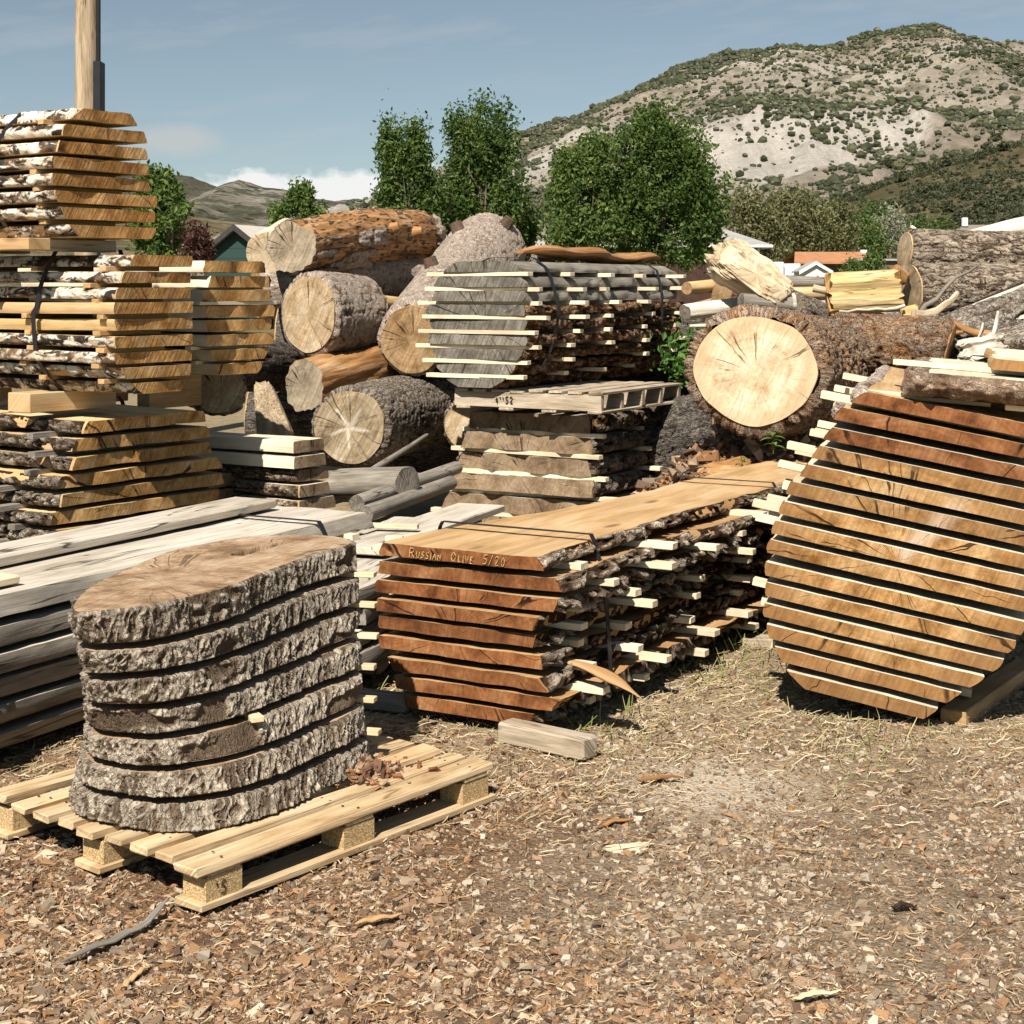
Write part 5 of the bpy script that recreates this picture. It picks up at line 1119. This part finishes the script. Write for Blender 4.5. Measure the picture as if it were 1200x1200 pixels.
ptree('leafy_tree', 'big dense dark green tree before the grey-roofed house', 78, 778, 0, [(770, 215, 62, 72), (765, 160, 48, 40), (805, 170, 32, 44), (815, 235, 38, 62), (745, 250, 50, 55), (800, 280, 44, 36), (838, 250, 15, 34)], LDK, 35700, .122, 3, group=TG, limbs=16)
ptree('leafy_tree', 'lighter green tree at the left flank of the big dark tree', 76, 682, 0, [(680, 225, 36, 56), (664, 205, 18, 34), (695, 190, 26, 36), (672, 265, 32, 36), (705, 255, 30, 40)], LMD, 18700, .122, 4, group=TG, limbs=12)
ptree('leafy_tree', 'bright green tree rising beside the tall tower', 55, 192, 0, [(190, 265, 36, 42), (184, 228, 20, 28), (205, 275, 28, 36), (178, 250, 24, 50)], LMD, 9000, .11, 5, group=TG)
ptree('shrub', 'dark maroon shrub by the green shed', 52, 229, 0, [(230, 285, 15, 26), (236, 297, 12, 16)], LRD, 1800, .085, 6, cat='shrub', trunk_r=.05, limbs=4)
ptree('leafy_tree', 'small green tree behind the topmost grey-ended log', 90, 360, 0, [(358, 240, 17, 24), (366, 228, 10, 16), (335, 250, 16, 14), (376, 246, 8, 14)], LMD, 3000, .15, 7, group=TG, limbs=6)
ptree('leafy_tree', 'low dark tree between the poplars and the grey roof', 84, 616, 0, [(610, 270, 18, 26), (600, 290, 22, 24)], LDK, 3000, .15, 8, group=TG, limbs=6)
WG = 'pale olive trees beyond the houses'
for k, (cx, lob, n, lab, m) in enumerate([
        (885, [(880, 262, 32, 42), (870, 240, 20, 26), (900, 280, 26, 40)], 4200, 'sparse olive tree next to the grey roof end', LOL),
        (930, [(930, 268, 36, 44), (915, 250, 20, 30), (950, 262, 22, 36)], 4600, 'airy olive tree left of the orange roof', LOL),
        (975, [(972, 272, 32, 36), (990, 268, 18, 28)], 4200, 'rounded olive tree right behind the orange roof', LOL),
        (1005, [(1022, 282, 18, 20), (1012, 274, 12, 16)], 2400, 'green bushy tree at the right end of the orange roof', LMD),
        (1042, [(1042, 262, 20, 18), (1052, 275, 20, 18)], 1800, 'grey-leaved pale tree above the furrowed logs', LPALE),
        (1022, [(1018, 252, 18, 9), (1034, 254, 12, 8)], 1300, 'dark round bush on the slope above the pale tree', LDK),
        (1088, [(1086, 270, 26, 14), (1064, 274, 14, 10)], 1600, 'dark bushes behind the pointed snag', LDK)]):
    ptree('olive_tree' if k < 3 else 'leafy_tree', lab, 150+k*6, cx, 0, lob, m, n, .19+.03*(k < 3), 20+k, group=WG, limbs=14 if k < 3 else 5, trunk_r=.3)
for k, (x, y, rx, ry) in enumerate([(858, 312, 12, 16), (894, 322, 10, 12), (1000, 318, 10, 6), (1022, 308, 8, 7)]):
    ptree('shrub', ['low dark shrub by the grey-roofed house wall', 'dark shrub left of the white trailer', 'bright green shrub before the orange-roofed house', 'green shrub at the right of the orange-roofed house'][k], 95 if k != 2 else 104, x, 0, [(x, y, rx, ry)], LMD if k > 1 else LDK, 1100, .11, 50+k, cat='shrub', trunk_r=.05, limbs=4)

# ================================================================ buildings
ROOFW = plain('pale_metal_roof', (.62, .57, .50), .5, 1, .08); GREENW = SH('green_siding', .7); gv = GREENW.pos
zz = N(GREENW.t, 'SeparateXYZ', {'Vector': gv}).outputs[2]; GREENW = GREENW.set(GREENW.mix(GREENW.ramp(GREENW.math('FRACT', GREENW.math('MULTIPLY', zz, 2.6)), [(.0, 1.0), (.1, 0.0)]), (.028, .06, .052), (.008, .017, .016)))
DTRIM = plain('dark_trim', (.05, .045, .04), .7); GROOF = plain('grey_roof', (.34, .33, .31), .8, 2, .12); BRICK = plain('brown_brick_shaded', (.065, .034, .026), .9, 3, .3)  # brick colour darkened to carry the shade under the eaves and tree
WHITE = plain('white_paint', (.74, .73, .70), .6, 1, .06); OROOF = plain('orange_roof', (.42, .20, .095), .85, 2, .18); GLASS = plain('dark_glass', (.03, .035, .04), .15, 1, .1, .6)
WALLT = plain('brown_wall', (.16, .12, .09), .9)
def prism(name, mat, pts, d0, d1, parent, fr):
    """polygon (s, z) pushed from l=d0 to l=d1"""
    p_ = np.array(pts, float); n = len(p_); V = np.vstack([fr.w(p_[:, 0], np.full(n, d0), p_[:, 1]), fr.w(p_[:, 0], np.full(n, d1), p_[:, 1])])
    q = [[i, (i+1) % n, n+(i+1) % n, n+i] for i in range(n)]; t = [[0, i, i+1] for i in range(1, n-1)]+[[n, n+i, n+i+1] for i in range(1, n-1)]
    return mk(name, V, [np.array(q), np.array(t)], mat, [0, 0], None, parent, False)
def gable(name, lab, c, A, w, d, wall_h, rise, wallm, roofm, trimm, ov=.35, th=.12, windows=(), door=None, cat='house'):
    fr = Frame(c, A); r = empty(name, c); tag(r, lab, cat); h = w/2
    prism('wall', wallm, [(-h, 0), (h, 0), (h, wall_h), (0, wall_h+rise), (-h, wall_h)], 0, d, r, fr)
    sl = rise/h
    for sg in (-1, 1):
        o_ = prism('roof', roofm, [(0, wall_h+rise+.02), (sg*(h+ov), wall_h-sl*ov+.02), (sg*(h+ov), wall_h-sl*ov+.02+th), (0, wall_h+rise+.02+th)], -ov, d+ov, r, fr)
        prism('trim', trimm, [(0, wall_h+rise-.10), (sg*(h+ov), wall_h-sl*ov-.10), (sg*(h+ov), wall_h-sl*ov+.03+th), (0, wall_h+rise+.03+th)], -ov-.08, -ov-.01, r, fr)
    for (s0, s1, z0, z1) in windows:
        wf = box('window', fr, s0, s1, -.06, .02, z0, z1, trimm if trimm != DTRIM else WHITE, r, .01); box('pane', fr, s0+.08, s1-.08, -.09, -.055, z0+.08, z1-.08, GLASS, wf, .004)
    return r, fr
# green shed: gable end faces us, ridge runs away to the right
Yg = 62.; sg = Yg/F
c = np.array([(279-600)*sg, Yg, 0]); gable('green_shed', 'dark green boarded shed with pale roof behind the log heap', c, (.35, .94), 92*sg, 9.0, HC+(335-300)*sg, 33*sg, GREENW, ROOFW, DTRIM, .3, .1, cat='shed')
# grey-roofed brick house behind the big tree (hip roof)
Yh = 92.; sh = Yh/F; fr = Frame(((760-600)*sh, Yh, 0), (0, 1)); hr = empty('brick_house', fr.O); tag(hr, 'brown brick house with grey hip roof behind the big tree', 'house')
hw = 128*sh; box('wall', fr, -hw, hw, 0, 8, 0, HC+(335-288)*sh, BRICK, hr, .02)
ez = HC+(335-287)*sh; rz = HC+(335-252)*sh; V = np.array([(-hw-.7, -.7, ez), (hw+.7, -.7, ez), (hw+.7, 8.7, ez), (-hw-.7, 8.7, ez), (-hw+3.4, 4, rz), (hw-3.4, 4, rz), (-hw-.7, -.7, ez-.2), (hw+.7, -.7, ez-.2), (hw+.7, 8.7, ez-.2), (-hw-.7, 8.7, ez-.2)])
mk('roof', fr.w(V[:, 0], V[:, 1], V[:, 2]), [np.array([[0, 1, 5, 4], [2, 3, 4, 5], [0, 1, 7, 6], [1, 2, 8, 7], [2, 3, 9, 8], [3, 0, 6, 9], [6, 7, 8, 9]]), np.array([[1, 2, 5], [3, 0, 4]])], GROOF, [0, 0], None, hr, False)
box('gutter', fr, -hw-.75, hw+.75, -.85, -.70, ez-.17, ez-.02, WHITE, hr, .02)
for x in (-116, 110): wf = box('window', fr, x*sh-.6, x*sh+.6, -.06, .02, 1.0, 2.3, WHITE, hr, .01); box('pane', fr, x*sh-.5, x*sh+.5, -.09, -.055, 1.1, 2.2, GLASS, wf, .004)
box('downpipe', fr, hw-.05, hw+.08, -.15, -.02, 0, ez-.2, WHITE, hr, .01)
# orange-roofed house
Yo = 130.; so_ = Yo/F; fr = Frame(((978-600)*so_, Yo, 0), (0, 1)); orr = empty('ranch_house', fr.O); tag(orr, 'low house with orange roof beyond the yellow split block', 'house')
hw = 42*so_; box('wall', fr, -hw, hw, 0, 7, 0, HC+(335-308)*so_, WALLT, orr, .02)
z0 = HC+(335-307)*so_; z1 = HC+(335-294)*so_
V = np.array([(-hw-.5, -.8, z0), (hw-.6, -.8, z0), (-hw+.3, 3.5, z1), (hw+.6, 3.5, z1), (-hw-.5, 7.8, z0), (hw+.5, 7.8, z0), (-hw-.5, -.8, z0-.16), (hw-.6, -.8, z0-.16)])
mk('roof', fr.w(V[:, 0], V[:, 1], V[:, 2]), [np.array([[0, 1, 3, 2], [2, 3, 5, 4], [0, 1, 7, 6]])], OROOF, [0], None, orr, False)
box('chimney', fr, hw-.1, hw+.4, 3, 3.5, z0, z1+.15, WHITE, orr, .02)
for x in (-24, 2): wf = box('window', fr, x*so_-.7, x*so_+.7, -.06, .02, 1.0, 2.2, WHITE, orr, .01); box('pane', fr, x*so_-.55, x*so_+.55, -.09, -.055, 1.1, 2.1, GLASS, wf, .004)
fr = Frame(((1030-600)*126/F, 126, 0), (0, 1)); an = empty('outbuilding', fr.O); tag(an, 'low brown outbuilding with a white window right of the orange-roofed house', 'outbuilding')
box('wall', fr, -1.6, 1.5, 0, 4, 0, HC+(335-306)*126/F, WALLT, an, .02); box('roof', fr, -1.8, 1.7, -.3, 4.2, HC+(335-305.8)*126/F, HC+(335-303.5)*126/F, GROOF, an, .02)
wf = box('window', fr, -1.2, -.45, -.06, .02, 1.3, 3.0, WHITE, an, .01); box('pane', fr, -1.1, -.55, -.09, -.055, 1.45, 2.85, GLASS, wf, .004)
# small white gabled shed and white trailer
Yw = 84.; sw = Yw/F
gable('white_shed', 'small white gabled shed left of the yellow split block', np.array([(956-600)*sw, Yw, 0]), (.05, 1), 34*sw, 3.0, HC+(335-318)*sw, 10*sw, WHITE, GROOF, WHITE, .12, .06, cat='shed')
fr = Frame(((922-600)*90/F, 90, 0), (0, 1)); tr = empty('trailer', fr.O); tag(tr, 'boxy white trailer with two windows beside the white gabled shed', 'trailer')
box('body', fr, -.78, .80, 0, 4.5, .45, HC+(335-309)*90/F, WHITE, tr, .06); box('body_front', fr, -.80, -.2, -.3, -.002, 1.0, HC+(335-307)*90/F, WHITE, tr, .05)
for x in (-.05, .42): wf = box('window', fr, x-.16, x+.16, -.03, .02, 1.75, 2.25, GREY, tr, .01); box('pane', fr, x-.12, x+.12, -.05, -.028, 1.8, 2.2, GLASS, wf, .004)
for x in (-.5, .5): tube(fr.w(np.array([x, x]), np.array([-.02, .2]), np.array([.3, .3])), .3, 18, BLK, 'wheel', tr)
# pale rail fence and parked car seen past the shed
fr = Frame(((995-600)*80/F, 80, 0), (0, 1)); fe = empty('fence', fr.O); tag(fe, 'pale rail fence running behind the yellow split block', 'fence')
for z in (1.2, 1.75, 2.15): box('rail', fr, -1.6, 2.2, -.03, .03, z, z+.13, WHITE, fe, .01)
for x in np.linspace(-1.55, 2.1, 7): box('post', fr, x-.05, x+.05, .035, .13, 0, 2.3, WHITE, fe, .01)
fr = Frame(((950-600)*70/F, 70, 0), (1, .1)); ca = empty('parked_car', fr.O); tag(ca, 'pale grey car parked before the white gabled shed, mostly hidden', 'car')
CARP = plain('car_paint', (.48, .46, .43), .35, 1, .05, .5); f2 = Frame(fr.O, (0, 1))
prism('body', CARP, [(-2.0, .45), (2.0, .45), (2.0, .95), (1.2, 1.05), (.6, 1.5), (-1.0, 1.5), (-1.6, 1.08), (-2.0, .95)], -.85, .85, ca, f2)
prism('side_window', GLASS, [(-1.3, 1.1), (1.0, 1.1), (.55, 1.42), (-.95, 1.42)], -.862, -.852, ca, f2)
for x in (-1.25, 1.25):
    w_ = tube(f2.w(np.array([x, x]), np.array([-.88, -.65]), np.array([.34, .34])), .34, 20, BLK, 'wheel', ca); tube(f2.w(np.array([x, x]), np.array([-.895, -.87]), np.array([.34, .34])), .2, 16, CARP, 'rim', w_)
# far roof on the slope at the right
fr = Frame(((1160-600)*230/F, 230, 0), (0, 1)); fh = empty('hillside_house', fr.O); tag(fh, 'brown-roofed house on the slope above the bleached log, with white vent', 'house')
zb = HC+(335-285)*230/F; z1 = HC+(335-262)*230/F; hw = 48*230/F
box('wall', fr, -hw, hw, 0, 9, 0, zb, WALLT, fh, .02)
V = np.array([(-hw-.8, -1, zb), (hw+.8, -1, zb), (-hw+3.6, 4.5, z1), (hw-1, 4.5, z1), (-hw-.8, 10, zb), (hw+.8, 10, zb)])
mk('roof', fr.w(V[:, 0], V[:, 1], V[:, 2]), [np.array([[0, 1, 3, 2], [2, 3, 5, 4]]), np.array([[0, 2, 4], [1, 5, 3]])], plain('brown_roof', (.20, .17, .14), .9), [0, 0], None, fh, False)
box('vent', fr, -2.9, -2.1, 3.5, 4.3, z1-.3, z1+1.0, WHITE, fh, .1)

# ================================================================ mountains
def heightfield(name, xpx, Yr, Yb, prof, nx, ny, rough, seed, mat, back=.35, power=1.0, base=0.0):
    """a ridge whose crest stands Yr away with the crest heights prof, falling to the plain at Yb"""
    s = Yr/F; X = np.linspace((xpx[0]-600)*s, (xpx[1]-600)*s, nx); t = np.concatenate([np.linspace(0, 1, ny), np.linspace(1.02, 1+back, ny//5)])
    XX, TT = np.meshgrid(X, t, indexing='ij'); YY = Yb+(Yr-Yb)*TT
    u = XX/s+600
    pp, ph = zip(*prof); crest = HC+(HY-np.interp(u, pp, ph))*s
    sc = 1/(Yr-Yb); w = np.where(TT <= 1, np.clip(TT, 0, 1)**power, 1-(TT-1)/back*.8)
    H = crest.max()
    gul = .6*ridged(XX*sc*5+.8*fbm(XX*sc*3, YY*sc*3, 0, seed+9, 2), YY*sc*1.4, 0, seed, 4)+.4*ridged(XX*sc*13+1.2*fbm(XX*sc*5, YY*sc*5, 0, seed+19, 2), YY*sc*5, 0, seed+4, 4)-.62
    sh = np.sin(np.pi*np.clip(TT, 0, 1))
    Z = base+(crest-base)*w+H*rough*(gul*(.08+sh)+.25*fbm(XX*sc*11, YY*sc*11, 0, seed+3, 4)*(.15+sh))
    Z = np.maximum(Z, -1+0*Z)
    fine = H*.016*fbm(XX*sc*40, YY*sc*40, 0, seed+5, 3); Z = Z+fine*np.clip(TT*4, 0, 1)
    pa = Patches(); pa.grid(np.stack([XX, YY, Z], -1), np.stack([XX*sc, YY*sc], -1), 0)
    o = pa.build(name, mat, loc=(0, 0, 0)); o['kind'] = 'structure'
    return dict(X=X, Y=Yb+(Yr-Yb)*t, Z=Z, Yr=Yr, Yb=Yb)
def hsample(h, x, y):
    fx = np.interp(x, h['X'], np.arange(len(h['X']))); fy = np.interp(y, h['Y'], np.arange(len(h['Y'])))
    i, j = np.clip(fx.astype(int), 0, len(h['X'])-2), np.clip(fy.astype(int), 0, len(h['Y'])-2); a, b = fx-i, fy-j; Z = h['Z']
    return (Z[i, j]*(1-a)+Z[i+1, j]*a)*(1-b)+(Z[i, j+1]*(1-a)+Z[i+1, j+1]*a)*b
def soil(name, cols, sc, scrub=None, dots=None, pale=None):
    s = SH(name, .95, .05); p = s.pos
    n = s.noise(p, .006*sc, 7, .62); f = s.noise(p, .07*sc, 8, .75)
    col = s.ramp(n, [(.32, cols[0]), (.5, cols[1]), (.66, cols[2])])
    col = s.mix(.7, col, s.ramp(f, [(.34, .5), (.64, 1.15)]), 'MULTIPLY')
    if scrub is not None:
        m = s.noise(s.vm('ADD', p, (500, 0, 90)), .018*sc, 6, .72); col = s.mix(s.ramp(m, [(scrub[1], 0.0), (scrub[1]+.05, scrub[2])]), col, scrub[0])
    if pale is not None:
        z_ = N(s.t, 'SeparateXYZ', {'Vector': p}).outputs[2]
        zm = s.math('MULTIPLY', s.ramp(s.math('DIVIDE', z_, 250.0), [(pale[1], 0.0), (pale[1]+.06, 1.0), (pale[2], 1.0), (pale[2]+.12, .1)]), s.ramp(s.noise(s.map(s.map(p, (1, 1, 1), .6), (.016, .003, .010)), 1, 6, .65), [(.44, 0.0), (.54, 1.0)]))
        pc_ = s.mix(.75, pale[0], s.ramp(s.noise(s.map(p, (.06, .012, .03)), 1, 7, .72), [(.32, .55), (.62, 1.1)]), 'MULTIPLY'); col = s.mix(s.math('MULTIPLY', zm, .85), col, pc_)
    if dots is not None:
        v = s.vor(p, dots[1]); k = s.noise(p, dots[1]*.22, 5, .7)
        col = s.mix(s.math('MULTIPLY', s.ramp(v, [(.30, 1.0), (.42, 0.0)]), s.ramp(k, [(dots[2]-.04, 0.0), (dots[2]+.03, 1.0)])), col, dots[0])
    return s.set(col, s.bump(f, 1.0, 9/sc))
S_MAIN = soil('mountain_soil', ((.28, .23, .17), (.44, .38, .30), (.57, .51, .42)), 1.0, ((.15, .135, .08), .53, .7), pale=((.70, .65, .57), .16, .40))
S_FOOT = soil('foothill_soil', ((.16, .13, .075), (.24, .19, .115), (.35, .275, .185)), 2.0, ((.10, .095, .045), .47, .8))
S_DIST = soil('distant_soil', ((.15, .125, .095), (.195, .165, .13), (.24, .205, .165)), .6, ((.085, .085, .06), .45, .8), ((.075, .08, .05), .045, .45))
S_ROCK = soil('rocky_soil', ((.17, .15, .115), (.29, .26, .21), (.42, .385, .33)), .8, ((.075, .08, .05), .47, .85), ((.05, .055, .03), .035, .45))
main = heightfield('mountain', (380, 1560), 1500, 620, [(380, 262), (430, 243), (480, 222), (540, 190), (600, 160), (625, 152), (650, 142), (675, 137), (700, 124), (725, 116), (750, 101), (775, 90), (790, 80), (820, 73), (850, 63), (885, 59), (920, 54), (950, 54), (978, 51), (1000, 44), (1018, 38), (1050, 30), (1085, 27), (1102, 30), (1118, 37), (1135, 42), (1152, 46), (1175, 46), (1200, 50), (1300, 62), (1560, 90)], 560, 260, .20, 5, S_MAIN, power=.92)
foot = heightfield('foothill', (850, 1520), 700, 330, [(850, 300), (900, 280), (940, 258), (980, 234), (1020, 218), (1060, 205), (1100, 193), (1150, 180), (1200, 166), (1300, 150), (1520, 130)], 220, 90, .06, 25, S_FOOT, power=.85)
heightfield('distant_hills', (60, 620), 3600, 2000, [(60, 185), (120, 192), (170, 200), (200, 205), (225, 208), (245, 216), (265, 222), (330, 232), (380, 236), (420, 234), (460, 238), (620, 260)], 300, 110, .05, 45, S_DIST)
heightfield('rocky_peak', (140, 520), 2700, 1500, [(140, 300), (190, 268), (215, 250), (235, 232), (255, 219), (268, 214), (280, 211), (292, 214), (308, 219), (330, 222), (345, 224), (360, 230), (380, 234), (400, 238), (425, 242), (450, 244), (520, 270)], 300, 110, .11, 65, S_ROCK, power=1.1)
heightfield('near_slope', (100, 560), 1500, 700, [(100, 252), (160, 246), (210, 250), (260, 258), (330, 268), (380, 270), (405, 258), (425, 246), (445, 238), (480, 228), (560, 200)], 240, 80, .05, 85, S_FOOT)

# junipers and scrub: the largest as trees of their own, the mass as one
ico_t = (1+5**.5)/2; IV = np.array([(-1, ico_t, 0), (1, ico_t, 0), (-1, -ico_t, 0), (1, -ico_t, 0), (0, -1, ico_t), (0, 1, ico_t), (0, -1, -ico_t), (0, 1, -ico_t), (ico_t, 0, -1), (ico_t, 0, 1), (-ico_t, 0, -1), (-ico_t, 0, 1)]); IV /= np.linalg.norm(IV[0])
IF = np.array([(0, 11, 5), (0, 5, 1), (0, 1, 7), (0, 7, 10), (0, 10, 11), (1, 5, 9), (5, 11, 4), (11, 10, 2), (10, 7, 6), (7, 1, 8), (3, 9, 4), (3, 4, 2), (3, 2, 6), (3, 6, 8), (3, 8, 9), (4, 9, 5), (2, 4, 11), (6, 2, 10), (8, 6, 7), (9, 8, 1)])
def sub(V, Fc):
    V = list(map(tuple, V)); mid = {}; out = []
    def m(a, b):
        k = (min(a, b), max(a, b))
        if k not in mid: v = np.array(V[a])+np.array(V[b]); V.append(tuple(v/np.linalg.norm(v))); mid[k] = len(V)-1
        return mid[k]
    for a, b, c in Fc:
        ab, bc, ca_ = m(a, b), m(b, c), m(c, a); out += [(a, ab, ca_), (b, bc, ab), (c, ca_, bc), (ab, bc, ca_)]
    return np.array(V), np.array(out)
IV2, IF2 = sub(IV, IF)
LJ = leaf_mat('juniper', (.026, .034, .014), (.048, .056, .024), (.085, .088, .04), 0.0)
def scrub_pts(h, n, seed, xr, dens):
    g = np.random.default_rng(seed); y = h['Yb']+(h['Yr']*1.02-h['Yb'])*g.uniform(.02, 1, n)**.8; x = g.uniform(xr[0], xr[1], n)*y/F
    u = x/y*F+600; z = hsample(h, x, y); v = HY-(z-HC)*F/y
    k = g.uniform(0, 1, n) < dens(x, y, z, u, v); return x[k], y[k], z[k], u[k], v[k]
def dens_main(x, y, z, u, v):
    n = fbm(x*.007, y*.007, 0, 7, 4)+.5*fbm(x*.03, y*.03, 0, 11, 2); d = .09+.66*sst(-.16, .34, n)
    d = d*(1+.35*sst(110, 50, v))
    scree = sst(.06, .20, fbm(x*.0075+.6*fbm(x*.01, y*.01, 0, 2, 2), y*.0026, 0, 17, 3)+.16-np.abs(v-185)/190)*sst(115, 150, v)
    return d*(1-.82*scree)*(v < 262)
def dens_foot(x, y, z, u, v): return (.55+.45*sst(-.2, .15, fbm(x*.02, y*.02, 0, 8, 3)))*(1-.9*sst(.18, .3, fbm(x*.014+4, y*.014, 0, 28, 2)))
a = scrub_pts(main, 100000, 3, (-190, 640), dens_main); b = scrub_pts(foot, 20000, 4, (290, 640), dens_foot)
sx_, sy_, sz_ = [np.concatenate([a[i], b[i]]) for i in range(3)]
g = np.random.default_rng(9); n = len(sx_); rad = np.clip(g.lognormal(math.log(1.2), .48, n), .7, 4.2); rad[len(a[0]):] *= .8
app = rad/sy_; vis = (np.abs(sx_/sy_*F) < 600)
order = np.argsort(-app*vis); big, rest = order[:300], order[300:]
protos = []
for k in range(6):
    m_ = 260; d = g.normal(size=(m_, 3)); d /= np.linalg.norm(d, axis=1)[:, None]; d[:, 2] = np.abs(d[:, 2])*1.15-.35
    C = d*(.78+.35*fbm(d[:, 0]*1.8, d[:, 1]*1.8, d[:, 2]*1.8, 90+k, 2))[:, None]*g.uniform(.75, 1.02, (m_, 1))
    o = leaves('juniper', C, .26, LJ, None, 70+k, loc=(0, 0, 0), up=.2); protos.append(o)
for q, i in enumerate(big):
    o = protos[q] if q < 6 else protos[q % 6].copy()
    if q >= 6: COL.objects.link(o)
    o.location = (sx_[i], sy_[i], sz_[i]+rad[i]*.45); o.scale = (rad[i],)*3; o.rotation_euler = (0, 0, random.uniform(0, 6.28))
    tag(o, 'dark round juniper bush dotted on the mountain or foothill slope', 'juniper', 'junipers dotted over the slopes')
fo = rest[rest >= len(a[0])]; fo = fo[vis[fo]]; rest = rest[(rest < len(a[0])) | ~vis[rest]]
q_ = 34; d = g.normal(size=(len(fo), q_, 3)); d /= np.linalg.norm(d, axis=2)[..., None]; d[..., 2] = np.abs(d[..., 2])*1.1-.3
C = np.stack([sx_[fo], sy_[fo], sz_[fo]+rad[fo]*.4], -1)[:, None]+d*rad[fo][:, None, None]*g.uniform(.6, 1.05, (len(fo), q_, 1))
lo = leaves('foothill_scrub', C.reshape(-1, 3), .62, LJ, None, 77, loc=(0, 0, 0), up=.2, hue=np.clip(np.repeat(g.uniform(0, .75, len(fo)), q_)+g.uniform(0, .3, len(fo)*q_), 0, 1)); lo['kind'] = 'stuff'
nr = len(rest); B0 = IV[None]*(1+.3*g.uniform(-1, 1, (nr, 12, 1)))*rad[rest][:, None, None]*np.array([1, 1, .85])
V = (B0+np.stack([sx_[rest], sy_[rest], sz_[rest]+rad[rest]*.4], -1)[:, None]).reshape(-1, 3)
o = mk('scrub_woodland', V, [(IF[None]+(np.arange(nr)*12)[:, None, None]).reshape(-1, 3)], LJ, [0], None, None, False, attr=np.repeat(g.uniform(0, 1, nr), 12), loc=(0, 0, 0)); o['kind'] = 'stuff'
